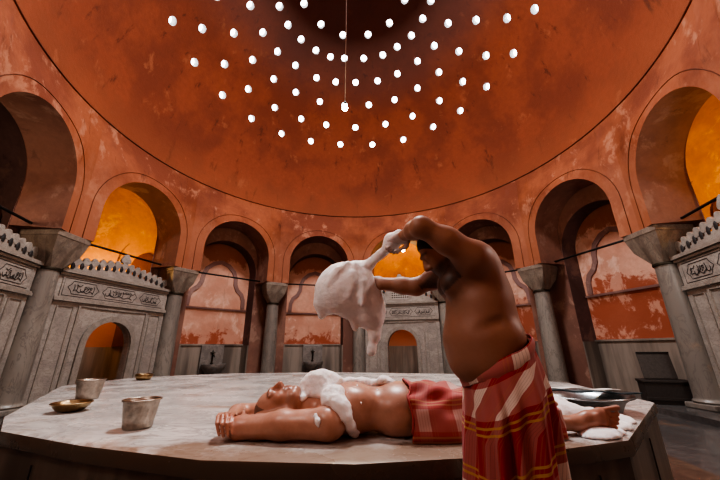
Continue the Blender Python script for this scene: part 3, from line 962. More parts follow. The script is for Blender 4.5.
# ---- central marble platform
SZ = .63
SLAB = [(1.44, 1.95), (2.62, 3.13), (2.88, 4.76), (1.87, 6.5), (-.4, 7.2), (-2.7, 7.1), (-4.15, 6.3), (-4.25, 4.86), (-2.75, 2.72), (-2.28, 2.26), (-1.48, 1.92), (-.74, 1.68), (-.03, 1.61), (.47, 1.68), (.96, 1.79)]
root = empty('marble_platform', (0, 4, -.1))
def slab_ring(off):
    n = len(SLAB); out = []
    for i in range(n):
        a, b, c = np.array(SLAB[i - 1]), np.array(SLAB[i]), np.array(SLAB[(i + 1) % n])
        n1 = np.array([(b - a)[1], -(b - a)[0]]); n1 /= np.linalg.norm(n1); n2 = np.array([(c - b)[1], -(c - b)[0]]); n2 /= np.linalg.norm(n2)
        nn = n1 + n2; nn /= max(.6, (nn @ nn) / 2) ; out.append(b + nn * off / 1.0)
    return np.array(out)
def slab_prism(name, levels, mat, cap=True):
    V = []; Fc = []; n = len(SLAB)
    for off, z in levels:
        for p in slab_ring(off): V.append((p[0], p[1] - 4, z + .1))
    for i in range(len(levels) - 1):
        for k in range(n): Fc.append((i * n + k, i * n + (k + 1) % n, (i + 1) * n + (k + 1) % n, (i + 1) * n + k))
    if cap: Fc.append(tuple((len(levels) - 1) * n + k for k in range(n)))
    return mesh_obj(name, V, Fc, mat, root)
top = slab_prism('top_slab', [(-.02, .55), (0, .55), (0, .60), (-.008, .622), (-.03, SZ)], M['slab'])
auto_smooth(top, 50)
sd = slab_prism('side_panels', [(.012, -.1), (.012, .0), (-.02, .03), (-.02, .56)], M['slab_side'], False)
n = len(SLAB); rg_ = slab_ring(-.012)
for i in (9, 10, 11, 12, 13, 14, 0):
    p = rg_[i] + (rg_[(i + 1) % n] - rg_[i]) * .5
    jm = MB(); jm.box((p[0], p[1] - 4, .33), (.006, .006, .52)); jm.build('panel_joint', M['stone_dark'], sd)
tag(root, 'large many sided white marble platform in the centre, the reclining man lies on it', 'platform')
# dark wet border of the floor round the platform
V = []; Fc = []
for off, z in ((-.05, -.094), (.75, -.094)):
    for p in slab_ring(off): V.append((p[0], p[1], z))
Fc = [(k, (k + 1) % n, n + (k + 1) % n, n + k) for k in range(n)]
tag(mesh_obj('floor_border', V, Fc, M['floor_dark']), kind='structure')

# ---- metal bowls on the platform
def bowl(name, pos, prof, mat, label, cat, tilt=(0, 0), rim=True, sub=None, group=None):
    r_ = empty(name, pos); r_.rotation_euler = (tilt[0], tilt[1], 0)
    b = MB(); b.lathe(prof, n=36, caps=False); b.add([(0, 0, prof[0][1])], [])
    n0 = len(b.v) - 1
    for k in range(36): b.f.append((n0, (k + 1) % 36, k))
    o = auto_smooth(b.build('body', mat, r_), 50)
    so = o.modifiers.new('wall', 'SOLIDIFY'); so.thickness = .004; so.offset = -1
    R_, Z_ = prof[-1]
    b = MB(); b.tube([(R_ * math.cos(2 * PI * k / 36), R_ * math.sin(2 * PI * k / 36), Z_) for k in range(36)], .006, 8, True)
    b.build('rim', mat, r_, True)
    if sub: sub(r_)
    tag(r_, label, cat, group); return r_
pot = [(.078, .002), (.083, .01), (.09, .06), (.098, .11), (.104, .155), (.108, .165)]
p = onz(137, 428, SZ); bowl('metal_pot', p, pot, M['tin'], 'deep tinned metal bowl standing nearest the camera on the left of the platform', 'bowl', group='metal bowls on the platform')
p = onz(87, 399, SZ); bowl('metal_pot', p, [(r * 1.15, z * 1.1) for r, z in pot], M['tin'], 'deep tinned metal bowl on the platform behind the shallow brass bowl', 'bowl', group='metal bowls on the platform')
p = onz(70, 411.5, SZ)
def boss(r_):
    b = MB(); b.lathe([(.03, .02), (.035, .03), (.02, .045), (.001, .05)], n=16, caps=False); auto_smooth(b.build('boss', M['brass'], r_), 50)
bowl('shallow_bowl', p, [(.055, .003), (.09, .012), (.115, .035), (.13, .06), (.135, .066)], M['brass'], 'shallow brass bathing bowl lying at the left of the platform', 'bowl', sub=boss, group='metal bowls on the platform')
p = np.array([-3.62, 5.7, SZ])
bowl('small_bowl', p, [(.07, .003), (.10, .01), (.125, .05), (.13, .09)], M['brass'], 'small bright metal bowl far off on the back left edge of the platform', 'bowl', group='metal bowls on the platform')
# ---- wash tub at the feet
tub_c = np.array([(580 - 360) / F_PX * (2.78 * math.cos(PITCH) - .40 * math.sin(PITCH)), 2.78, SZ])
tr_ = empty('wash_tub', tub_c); tr_.rotation_euler = (0, 0, .2)
b = MB(); b.lathe([(.22, .004), (.25, .01), (.28, .07), (.325, .105), (.34, .11)], n=40, caps=False); b.add([(0, 0, .004)], []); n0 = len(b.v) - 1
for k in range(40): b.f.append((n0, (k + 1) % 40, k))
o = auto_smooth(b.build('body', M['steel'], tr_), 50); so = o.modifiers.new('wall', 'SOLIDIFY'); so.thickness = .005
b = MB(); b.tube([(.34 * math.cos(2 * PI * k / 40), .34 * math.sin(2 * PI * k / 40), .112) for k in range(40)], .008, 8, True); b.build('rim', M['steel'], tr_, True)
tag(tr_, 'wide low metal wash tub on the platform beside the bare foot', 'tub')
# dark cloth and white cloth folded over the tub
def strip(name, x0, x1, y0, y1, mat, z, label, rot, seed):
    V = []; Fc = []; nx, ny = 26, 10; rg = np.random.default_rng(seed); ph = rg.uniform(0, 6, 4)
    for i in range(nx):
        for j in range(ny):
            x = x0 + (x1 - x0) * i / (nx - 1); y = y0 + (y1 - y0) * j / (ny - 1)
            r_ = math.hypot(x, y); zz = z + .010 * math.sin(9 * y + ph[0] + 3 * x) + .006 * math.sin(23 * x + ph[1])
            
            V.append((x, y, zz))
    for i in range(nx - 1):
        for j in range(ny - 1): Fc.append((i * ny + j, (i + 1) * ny + j, (i + 1) * ny + j + 1, i * ny + j + 1))
    o = mesh_obj(name, V, Fc, mat, None, True); o.location = tub_c; o.rotation_euler = (0, 0, rot)
    so = o.modifiers.new('thickness', 'SOLIDIFY'); so.thickness = .008
    tag(o, label, 'cloth'); return o
strip('folded_cloth', -.34, .36, -.15, -.02, M['teal'], .142, 'dark teal cloth laid across the wash tub', -.30, 1)
strip('folded_towel', -.36, .30, .03, .22, M['whitecloth'], .142, 'white cloth laid over the back of the wash tub', -.28, 2)

# ---- trough and board by the right wall
bp = onz(670, 403.5, 0)
root = empty('stone_trough', bp, math.radians(-25))
b = MB(); b.box((0, 0, .20), (.78, .42, .40)); b.box((0, 0, .42), (.82, .46, .05)); bevel(b.build('body', M['stone_dark'], root), .01)
b = MB(); b.box((0, 0, .446), (.66, .30, .006)); b.build('hollow', M['iron'], root)  # black sheet on the solid top, standing for the shaded inside
b = MB(); b.box((-.0, -.22, .1), (.8, .04, .05)); b.build('plinth', M['stone_dark'], root)
tag(root, 'low dark stone trough on the floor by the right wall', 'trough')
d_ = np.array([math.cos(math.radians(-25)), math.sin(math.radians(-25))]); n_ = np.array([-d_[1], d_[0]])
root = empty('leaning_board', (bp[0] + .02 * d_[0] + .16 * n_[0], bp[1] + .02 * d_[1] + .16 * n_[1], .452), math.radians(-25))
root.rotation_euler = (math.radians(-14), 0, math.radians(-25))
b = MB(); b.box((0, 0, .27), (.56, .03, .54)); bevel(b.build('panel', M['board'], root), .006)
b = MB(); b.box((0, -.02, .525), (.56, .02, .03)); b.build('top_lip', M['iron'], root)
tag(root, 'grey board leaning upright on top of the dark stone trough', 'board')

# ---- hanging bulb and the lamp in the far room
bl = at(345, 107, 5.2)
apex = at(349.3, 0, 5.2)
root = empty('hanging_bulb', (bl[0], bl[1], bl[2]))
b = MB(); b.lathe([(.001, -.085), (.03, -.078), (.05, -.05), (.055, -.02), (.045, .02), (.022, .05), (.02, .06)], n=20, caps=False)
auto_smooth(b.build('glass_bulb', M['bulb'], root), 60)
b = MB(); b.lathe([(.024, .055), (.026, .07), (.026, .13), (.01, .15)], n=14); b.build('socket', M['bronze'], root, True)
top_z = HD + math.sqrt(max(0, RD ** 2 - (bl[0] - CX) ** 2 - (bl[1] - CY) ** 2))
b = MB(); b.tube([(0, 0, .14), (.01, 0, (top_z - bl[2]) * .5), (0, 0, top_z - bl[2] + .02)], .0085, 6); b.build('cord', M['cord'], root, True)
tag(root, 'single lit bulb hanging on a long pale cord from the dome', 'lamp')
fn4 = bay_fn(BAYS[4])
best = None
for w in np.linspace(.8, 2.6, 60):          # where the sight line to the lamp crosses the far room
    y = fn4((0, w, 0))[1]; q = at(403, 250, y)
    best = q if w < 1.5 else best
lp = best
root = empty('room_lamp', lp)
b = MB(); b.lathe([(.001, -.09), (.06, -.07), (.085, -.02), (.085, .03), (.05, .08), (.03, .09)], n=20, caps=False); auto_smooth(b.build('glass_globe', M['lampglass'], root), 60)
b = MB(); b.lathe([(.035, .085), (.035, .13), (.012, .15)], n=12); b.tube([(0, 0, .14), (0, 0, 1.5)], .01, 6); b.build('stem', M['bronze'], root, True)
tag(root, 'lit globe lamp glowing in the ochre room above the far portal', 'lamp')

# ================================================================ PEOPLE
A3 = lambda *p: np.array(p, float)
def unit(v): v = np.array(v, float); return v / np.linalg.norm(v)
def px_at(px, Y, z):
    """x of a point at depth Y and height z that stands at photo column px"""
    return (px - 360) / F_PX * (Y * math.cos(PITCH) + (z - CZ) * math.sin(PITCH))
def pz(px, Y, z): return A3(px_at(px, Y, z), Y, z)

def head(sd, c, U, Fd, s=1.0):
    U = unit(U); Fd = unit(Fd - U * np.dot(U, Fd)); Sx = np.cross(Fd, U)
    R = np.stack([Sx, Fd, U], 1)
    L = lambda x, y, z: c + s * (Sx * x + Fd * y + U * z)
    e = lambda p, r, k=.02, sub=False: sd.ell(L(*p), np.array(r) * s, R, k, sub)
    q = lambda a, b, ra, rb, k=.012, sub=False: sd.cap(L(*a), L(*b), ra * s, rb * s, k, sub)
    e((0, -.012, .035), (.076, .096, .085))
    e((0, .020, -.035), (.064, .074, .085), .03)
    q((-.03, .045, -.095), (.03, .045, -.095), .022, .022, .03); e((0, .066, -.102), (.026, .022, .02), .02)
    for s_ in (-1, 1):
        e((s_ * .042, .058, -.025), (.028, .026, .03), .02)
        q((s_ * .056, -.005, -.06), (s_ * .035, .05, -.095), .018, .018, .03)
        e((s_ * .033, .100, .008), (.020, .016, .013), .012, True)
        e((s_ * .032, .078, .007), (.0145, .0145, .0125), .004)
        q((s_ * .012, .091, .030), (s_ * .05, .074, .026), .010, .007, .012)
        e((s_ * .079, -.015, -.008), (.009, .020, .032), .006); e((s_ * .087, -.010, -.006), (.006, .010, .018), .006, True)
        e((s_ * .014, .098, -.032), (.010, .011, .009), .008)
    q((0, .088, .02), (0, .112, -.026), .010, .0145, .012)
    q((-.020, .084, -.060), (.020, .084, -.060), .0075, .0075, .006); q((-.017, .084, -.074), (.017, .084, -.074), .0085, .0085, .006)
    q((-.024, .094, -.067), (.024, .094, -.067), .0028, .0028, .004, True)
    q((-.03, .080, -.052), (.03, .080, -.052), .010, .010, .01)           # moustache ridge
    return L, (Sx, Fd, U)

def fist(sd, w, d, nrm, r=1.0, hold=.018):
    """hand closed round something: palm, four bent fingers of unequal length, thumb from the side of the palm"""
    d = unit(d); nrm = unit(nrm - d * np.dot(d, nrm)); sx = np.cross(d, nrm)
    R = np.stack([d, sx, nrm], 1); pc = w + d * .048 * r
    sd.ell(pc, np.array([.052, .042, .019]) * r, R, .012)
    for i, (o, ln) in enumerate(((-.030, .88), (-.010, 1.0), (.011, .96), (.031, .78))):
        k0 = w + (d * .088 + sx * o) * r; k1 = k0 + (d * .026 + nrm * .018) * r * ln
        k2 = k1 + (nrm * .030 - d * .006) * r * ln; k3 = k2 + (-d * .022 - nrm * .004) * r * ln
        sd.chain([w + (d * .055 + sx * o * .9) * r, k0, k1, k2, k3], np.array([.0105, .0105, .0095, .0088, .0078]) * r, .005)
    t0 = w + (d * .022 - sx * .034 + nrm * .006) * r; t1 = t0 + (d * .030 - sx * .010 + nrm * .020) * r; t2 = t1 + (d * .026 + sx * .020 + nrm * .014) * r
    sd.chain([t0, t1, t2], np.array([.0135, .0115, .0095]) * r, .008)
    return pc

def near_seg(V, a, b):
    a, b = np.array(a), np.array(b); t = np.clip((V - a) @ (b - a) / ((b - a) @ (b - a)), 0, 1)
    return np.linalg.norm(V - a - t[:, None] * (b - a), axis=1)
def sstep(x, lo, hi): t = np.clip((x - lo) / (hi - lo), 0, 1); return t * t * (3 - 2 * t)

# ---------------------------------------------------------------- the reclining man
Z0 = SZ
L_ = SDF((-1.0, 1.66, Z0 - .02), (1.75, 2.62, 1.02), .0062)
S1, E1 = pz(324, 1.92, Z0 + .090), pz(238, 1.985, Z0 + .060)
S2, E2 = pz(322, 2.30, Z0 + .110), pz(240, 2.42, Z0 + .062)
W1 = pz(246, 2.25, Z0 + .045)
W2 = pz(229, 2.13, Z0 + .085)
chest = pz(350, 2.11, Z0 + .128); belly = pz(398, 2.10, Z0 + .122); pelv = pz(440, 2.10, Z0 + .112)
L_.ell(chest + A3(0, 0, .008), (.185, .185, .142), None, .05)
L_.ell(pz(356, 2.02, Z0 + .19), (.10, .075, .055), None, .05); L_.ell(pz(354, 2.2, Z0 + .19), (.10, .075, .055), None, .05)
L_.ell(belly + A3(0, 0, .008), (.20, .190, .150), None, .06)
L_.ell(pelv, (.17, .185, .118), None, .06)
L_.cap(S1 + [.03, .02, 0], S2 + [.03, -.02, 0], .082, .082, .05)
nb, nh = pz(322, 2.10, Z0 + .135), pz(301, 2.08, Z0 + .145)
L_.cap(nb, nh, .064, .058, .05)
m1 = (S1 + E1) / 2 + [0, 0, .004]
L_.chain([S1, m1, E1], [.078, .069, .056], .04)
L_.chain([E1, (E1 + W1) / 2, W1], [.055, .046, .032], .03)
L_.chain([S2, (S2 + E2) / 2, E2], [.075, .062, .05], .04)
L_.chain([E2, (E2 + W2) / 2 + [0, 0, .012], W2], [.05, .044, .031], .03)
# far hand laid over the near elbow, fingers folded down on the camera side
hw_ = W2
kn = []
for i, (dx, ln) in enumerate(((-10.5, .84), (-6, 1.0), (-1.4, .96), (3.0, .76))):
    k0 = pz(229 + dx, 2.045, Z0 + .116); k1 = pz(227 + dx, 1.985 - .004 * i, Z0 + .124 - .05 * (1 - ln)); k2 = pz(226 + dx, 1.918 + .06 * (1 - ln), Z0 + .092); k3 = pz(228 + dx, 1.915 + .012 * (1 - ln), Z0 + .034 + .05 * (1 - ln))
    L_.chain([pz(230 + dx * .7, 2.10, Z0 + .105), k0, k1, k2, k3], [.0122, .0118, .0108, .0108, .0092], .0022); kn.append(k3)
L_.ell(pz(228, 2.085, Z0 + .103), (.042, .05, .020), None, .012)
L_.chain([pz(237, 2.11, Z0 + .10), pz(242, 2.05, Z0 + .125), pz(243, 2.0, Z0 + .118)], [.0135, .012, .0095], .006)
# near hand under the far elbow
L_.ell(W1 + [.0, .055, 0], (.04, .05, .02), None, .015)
for o in (-.03, -.01, .01, .03):
    L_.chain([W1 + [o, .09, .005], W1 + [o, .13, .012], W1 + [o - .004, .155, .0]], [.0105, .0098, .008], .004)
L_.chain([W1 + [.035, .04, .004], W1 + [.055, .075, .01], W1 + [.052, .10, .012]], [.0125, .011, .009], .006)
L_.cap(at(309, 411, 1.865), at(318, 425, 1.835), .016, .012, .03, True)      # armpit hollow
L_.cap(at(366, 396, 1.90), at(370, 436, 1.895), .010, .010, .04, True)        # edge of the ribs
hc = pz(277, 2.06, Z0 + .152)
HL, HA = head(L_, hc, A3(-1, .02, -.16), A3(-.17, -.22, .96), 1.12)
# legs and feet
hipn, hipf = pz(445, 2.00, Z0 + .105), pz(445, 2.20, Z0 + .105)
kn1, kn2 = pz(505, 2.02, Z0 + .088), pz(480, 2.22, Z0 + .085)
an1, an2 = pz(575, 2.05, Z0 + .056), pz(517, 2.24, Z0 + .05)
for a, b, c in ((hipn, kn1, an1), (hipf, kn2, an2)):
    L_.chain([a, b], [.098, .064], .05); cm = b + (c - b) * .35 + [0, .01, -.01]
    L_.chain([b, cm, c], [.062, .058, .036], .04)
def lying_foot(an, dx, s=1.0):
    # lying on its outer edge: toes stacked upright, the sole turned to the far side
    heel = an + A3(.026, .012, -.012); L_.ell(heel, (.036, .034, .038), None, .025)
    ball = an + A3(.150, .002, .026)
    L_.chain([heel + [.012, 0, .004], ball + A3(0, 0, -.018)], [.036, .030], .03)
    L_.chain([an, an + A3(.07, -.004, .026), ball + A3(0, .002, .022)], [.038, .035, .030], .03)
    L_.ell(ball, (.030, .025, .052), None, .02)
    for i, (dz, ln, r) in enumerate(((.046, .054, .0165), (.020, .050, .0120), (.000, .045, .0115), (-.019, .038, .0110), (-.036, .030, .0105))):
        b0 = ball + A3(.018, -.006, dz * .9); b1 = b0 + A3(ln * .75, -.014, dz * .22); b2 = b1 + A3(ln * .5, -.008, dz * .10)
        L_.chain([b0, b1, b2], [r * .92, r * .85, r * .98], .002)
    return ball
fb1 = lying_foot(an1, 0); fb2 = lying_foot(an2, 0)
L_.floor_at(Z0 + .001)
def col_lying(V):
    c = np.tile(A3(.50, .265, .19), (len(V), 1))
    n = vnoise(V, 9., 3)[:, None]; c = c * (1 + .10 * n)
    red = np.exp(-(near_seg(V, HL(0, .09, -.02), HL(0, .06, -.02)) / .07) ** 2) * .55
    red = np.maximum(red, .7 * np.exp(-(np.linalg.norm(V - E1 + A3(.06, .02, -.03), axis=1) / .085) ** 2))
    red = np.maximum(red, .45 * np.exp(-(np.linalg.norm(V - fb1, axis=1) / .09) ** 2))
    c = c * (1 - red[:, None]) + A3(.42, .14, .09) * red[:, None]
    lips = np.exp(-(near_seg(V, HL(-.018, .09, -.067), HL(.018, .09, -.067)) / .011) ** 2)[:, None] * .6
    c = c * (1 - lips) + A3(.40, .10, .08) * lips
    q = (V - hc) @ np.stack(HA, 1) / 1.12
    mo = (np.exp(-(near_seg(q, (-.03, .09, -.052), (.03, .09, -.052)) / .013) ** 2))[:, None] * .7
    c = c * (1 - mo) + A3(.10, .055, .04) * mo
    br = sum(np.exp(-(near_seg(q, (s * .014, .095, .036), (s * .05, .078, .032)) / .008) ** 2) for s in (-1, 1))[:, None] * .75
    c = c * (1 - br) + A3(.07, .04, .03) * br
    stub = (sstep(-q[:, 2], .045, .075) * sstep(q[:, 1], -.01, .03) * (np.abs(q[:, 0]) < .08) * (q[:, 2] > -.13))[:, None] * .30
    c = c * (1 - stub) + A3(.22, .11, .08) * stub
    ch = (np.exp(-(((V - chest - A3(0, 0, .13)) / A3(.12, .14, .05)) ** 2).sum(1)) * (.5 + .5 * vnoise(V, 45., 9)))[:, None] * .35
    c = c * (1 - ch) + A3(.16, .08, .05) * ch
    for kk in kn:
        nl = np.exp(-(np.linalg.norm(V - kk - A3(0, -.006, -.002), axis=1) / .007) ** 2)[:, None] * .5; c = c * (1 - nl) + A3(.62, .36, .28) * nl
    return np.clip(c, .01, 1)
lying = L_.mesh('person', M['skin_wet'], None, col_lying, 2)
tag(lying, 'bare chested man lying on his back on the marble with arms folded behind his head', 'person')
# thin cropped hair
H_ = SDF(hc - .17, hc + .17, .006)
RH = np.stack(HA, 1); hl = lambda x, y, z: hc + 1.12 * (HA[0] * x + HA[1] * y + HA[2] * z)
H_.ell(hl(0, -.018, .038), A3(.0785, .096, .0865) * 1.12, RH, .01)
H_.ell(hl(0, .10, .0), A3(.12, .085, .12) * 1.12, RH, .02, True)
H_.ell(hl(0, .02, -.12), A3(.12, .12, .115) * 1.12, RH, .02, True)
H_.floor_at(Z0 + .03); H_.roughen(.0012, 120, 4)
H_.mesh('hair', M['hair_grey'], lying, None, 1)
# wet checked towel over hips and legs
def lying_towel():
    V = []; UV = []; nx, na = 90, 64
    xa, xb = px_at(408, 2.0, .78), px_at(552, 2.05, .75)
    for i in range(nx):
        t = i / (nx - 1); x0 = xa + (xb - xa) * t; L = t * (xb - xa); arc = 0; last = None
        hz = np.interp(t, [0, .15, .35, .6, 1], [.272, .268, .244, .215, .175])
        wy = np.interp(t, [0, .2, .6, 1], [.228, .240, .222, .20]); yc = np.interp(t, [0, 1], [2.10, 2.13])
        for j in range(na):
            a = PI * j / (na - 1); cy, sy = math.cos(a), math.sin(a)
            y = yc - wy * math.copysign(abs(cy) ** .72, cy); z = Z0 + .004 + hz * sy ** .62
            g = sy ** .5
            f = .014 * math.sin(15 * x0 + 7 * a) + .008 * math.sin(31 * x0 - 13 * a + 1.5) + .012 * math.sin(5 * a + 8 * x0) * t
            y -= f * cy * .9 * g; z += f * sy * g
            if .3 < t: z -= .035 * math.exp(-((a - PI / 2) / .32) ** 2) * min(1, (t - .3) * 3)      # dip between the legs
            x = x0 + .020 * (a / PI - .5) + (.012 * math.sin(7 * a) if i == 0 else 0) * 1
            p = A3(x, y, max(z, Z0 + .004))
            if last is not None: arc += np.linalg.norm(p - last)
            last = p; V.append(p); UV.append((L + .02 * math.sin(3 * a), arc))
    Fc = [(i * na + j, (i + 1) * na + j, (i + 1) * na + j + 1, i * na + j + 1) for i in range(nx - 1) for j in range(na - 1)]
    o = mesh_obj('towel_wrap', V, Fc, M['plaid_wet'], lying, True, UV)
    so = o.modifiers.new('thickness', 'SOLIDIFY'); so.thickness = .006; so.offset = -1
    o['label'] = 'wet red and white checked cotton wrap'
    # rolled waist edge and two soaked folds lying over it
    mb = MB(); mb.tube([V[j] + A3(-.002, 0, .002) for j in range(1, int(na * .72), 2)], .006, 8); e = mb.build('waist_edge', M['plaid_wet'], o, True)
    return o
lying_towel()

# ---------------------------------------------------------------- the standing attendant
T_ = SDF((.02, .98, -.11), (1.02, 1.92, 1.86), .0068)
P = at
chs, mid, bel, low = P(469, 270, 1.42), P(479, 306, 1.42), P(482, 338, 1.42), P(486, 362, 1.42)
T_.ell(chs, (.118, .185, .125), None, .06); T_.ell(mid, (.140, .178, .15), None, .06)
T_.ell(bel, (.163, .185, .135), None, .06); T_.ell(low, (.145, .175, .105), None, .06)
T_.ell(P(508, 385, 1.42), (.125, .17, .13), None, .05)
T_.cap(P(452, 283, 1.36), P(452, 284, 1.36), .05, .05, .05); T_.cap(P(448, 286, 1.52), P(448, 287, 1.52), .05, .05, .05)      # breast
s1, s2 = P(473, 257, 1.25), P(453, 270, 1.60)
T_.cap(s1 + [.01, .04, 0], s2 + [.03, -.03, .01], .075, .075, .05)
T_.cap(P(478, 264, 1.36), P(490, 287, 1.36), .066, .066, .05); T_.cap(P(478, 262, 1.5), P(490, 285, 1.5), .07, .07, .05)   # back
hcs = P(440, 251, 1.44); Us = A3(-.62, .05, .78); Fs = A3(-.78, .03, -.62)
T_.cap(P(466, 255, 1.42), hcs + A3(.03, 0, -.03), .07, .058, .04)
SL, SA = head(T_, hcs, Us, Fs, .98)
# near arm: raised, elbow forward, forearm reaching over to the twisted cloth
e1, w1 = P(421, 227, 1.23), P(405, 235, 1.44)
T_.chain([s1, s1 * .5 + e1 * .5 + A3(0, 0, .005), e1], [.063, .051, .041], .04)
T_.chain([e1, e1 * .6 + w1 * .4, w1], [.041, .039, .029], .03)
hd1 = fist(T_, w1, P(393, 243, 1.53) - w1, A3(-.35, .4, -.85), 1.05)
# far arm: stretched out level to squeeze the foam bag
e2, w2 = P(416, 287, 1.64), P(384, 284, 1.69)
T_.chain([s2, s2 * .5 + e2 * .5, e2], [.062, .050, .041], .04)
T_.chain([e2, e2 * .6 + w2 * .4, w2], [.043, .041, .035], .03)
hd2 = fist(T_, w2, P(360, 283, 1.72) - w2, A3(-.1, .95, -.25), 1.1)
# legs and feet under the wrap
for Y, dx in ((1.32, .02), (1.52, -.03)):
    hp = P(508, 395, Y); hp[1] = Y; kn_ = A3(hp[0] + dx, Y, .45); ak = A3(hp[0] + dx + .06, Y, -.01)
    T_.chain([hp, kn_], [.085, .062], .05); T_.chain([kn_, kn_ * .6 + ak * .4 + A3(.02, 0, 0), ak], [.060, .058, .036], .03)
    T_.chain([ak + A3(.03, 0, -.055), ak + A3(-.12, 0, -.068)], [.036, .030], .03); T_.ell(ak + A3(-.13, 0, -.072), (.04, .045, .022), None, .02)
    for i, o in enumerate((-.034, -.016, .0, .016, .032)):
        o2 = o if Y < 1.4 else -o
        T_.cap(ak + A3(-.15, o2, -.078), ak + A3(-.20 + .009 * abs(i - (4 if Y < 1.4 else 4)) * 0 + (.006 * (4 - i)), o2, -.082), .012, .010, .004)
T_.ell(P(489, 278, 1.31), (.040, .05, .075), None, .05)                       # shoulder blade
T_.ell(P(507, 338, 1.31), (.055, .06, .05), None, .05)                        # soft flank over the wrap
T_.cap(P(500, 322, 1.24), P(474, 330, 1.235), .008, .008, .035, True)         # crease above the flank
T_.cap(P(462, 262, 1.185), P(476, 276, 1.20), .010, .008, .03, True)          # fold behind the upper arm
T_.cap(P(452, 292, 1.27), P(466, 297, 1.235), .008, .006, .03, True)          # line under the breast
T_.floor_at(-.0935)
def col_stand(V):
    c = np.tile(A3(.34, .165, .105), (len(V), 1))
    c = c * (1 + .10 * vnoise(V, 9., 5)[:, None])
    q = (V - hcs) @ np.stack(SA, 1) / .98
    inhead = (np.abs(q) < .16).all(1)
    beard = (sstep(-q[:, 2], .035, .06) * sstep(q[:, 1], -.02, .02) * inhead)[:, None] * .85
    c = c * (1 - beard) + A3(.03, .018, .013) * beard
    br = sum(np.exp(-(near_seg(q, (s * .014, .095, .036), (s * .05, .078, .032)) / .009) ** 2) for s in (-1, 1))[:, None] * .8
    c = c * (1 - br) + A3(.025, .015, .01) * br
    # dark chest hair on the breast and down the middle
    front = P(447, 290, 1.44)
    d = (((V - front) / A3(.045, .16, .085)) ** 2).sum(1)
    ch = 1.25 * (np.exp(-d) * (.75 + .25 * vnoise(V, 60., 8)))[:, None] * .9
    d2 = (((V - P(444, 318, 1.44)) / A3(.05, .06, .12)) ** 2).sum(1)
    ch = np.maximum(ch, (np.exp(-d2) * (.7 + .3 * vnoise(V, 60., 8)))[:, None] * .55)
    arm = (np.exp(-(near_seg(V, P(455, 272, 1.28), P(447, 282, 1.32)) / .05) ** 2))[:, None] * .5
    ch = np.maximum(ch, arm)
    ch = np.minimum(ch, .93); c = c * (1 - ch) + A3(.03, .018, .013) * ch
    f = sstep(-np.linalg.norm(V - (w1 + unit(P(393, 243, 1.53) - w1) * .075), axis=1), -.075, -.055)[:, None]
    c = c * (1 - f) + A3(.80, .72, .70) * f
    return np.clip(c, .01, 1)
stand = T_.mesh('person', M['skin'], None, col_stand, 2)
tag(stand, 'standing bare chested man in red checked wrap leaning over and squeezing the foam cloth', 'person')
H_ = SDF(hcs - .17, hcs + .17, .006); RS = np.stack(SA, 1); hl = lambda x, y, z: hcs + .98 * (SA[0] * x + SA[1] * y + SA[2] * z)
H_.ell(hl(0, -.014, .040), A3(.082, .101, .089) * .98, RS, .01)
H_.ell(hl(0, .112, -.03), A3(.12, .085, .10) * .98, RS, .015, True); H_.ell(hl(0, .0, -.145), A3(.12, .10, .115) * .98, RS, .02, True)
H_.roughen(.0015, 110, 5); H_.mesh('hair', M['hair'], stand, None, 1)
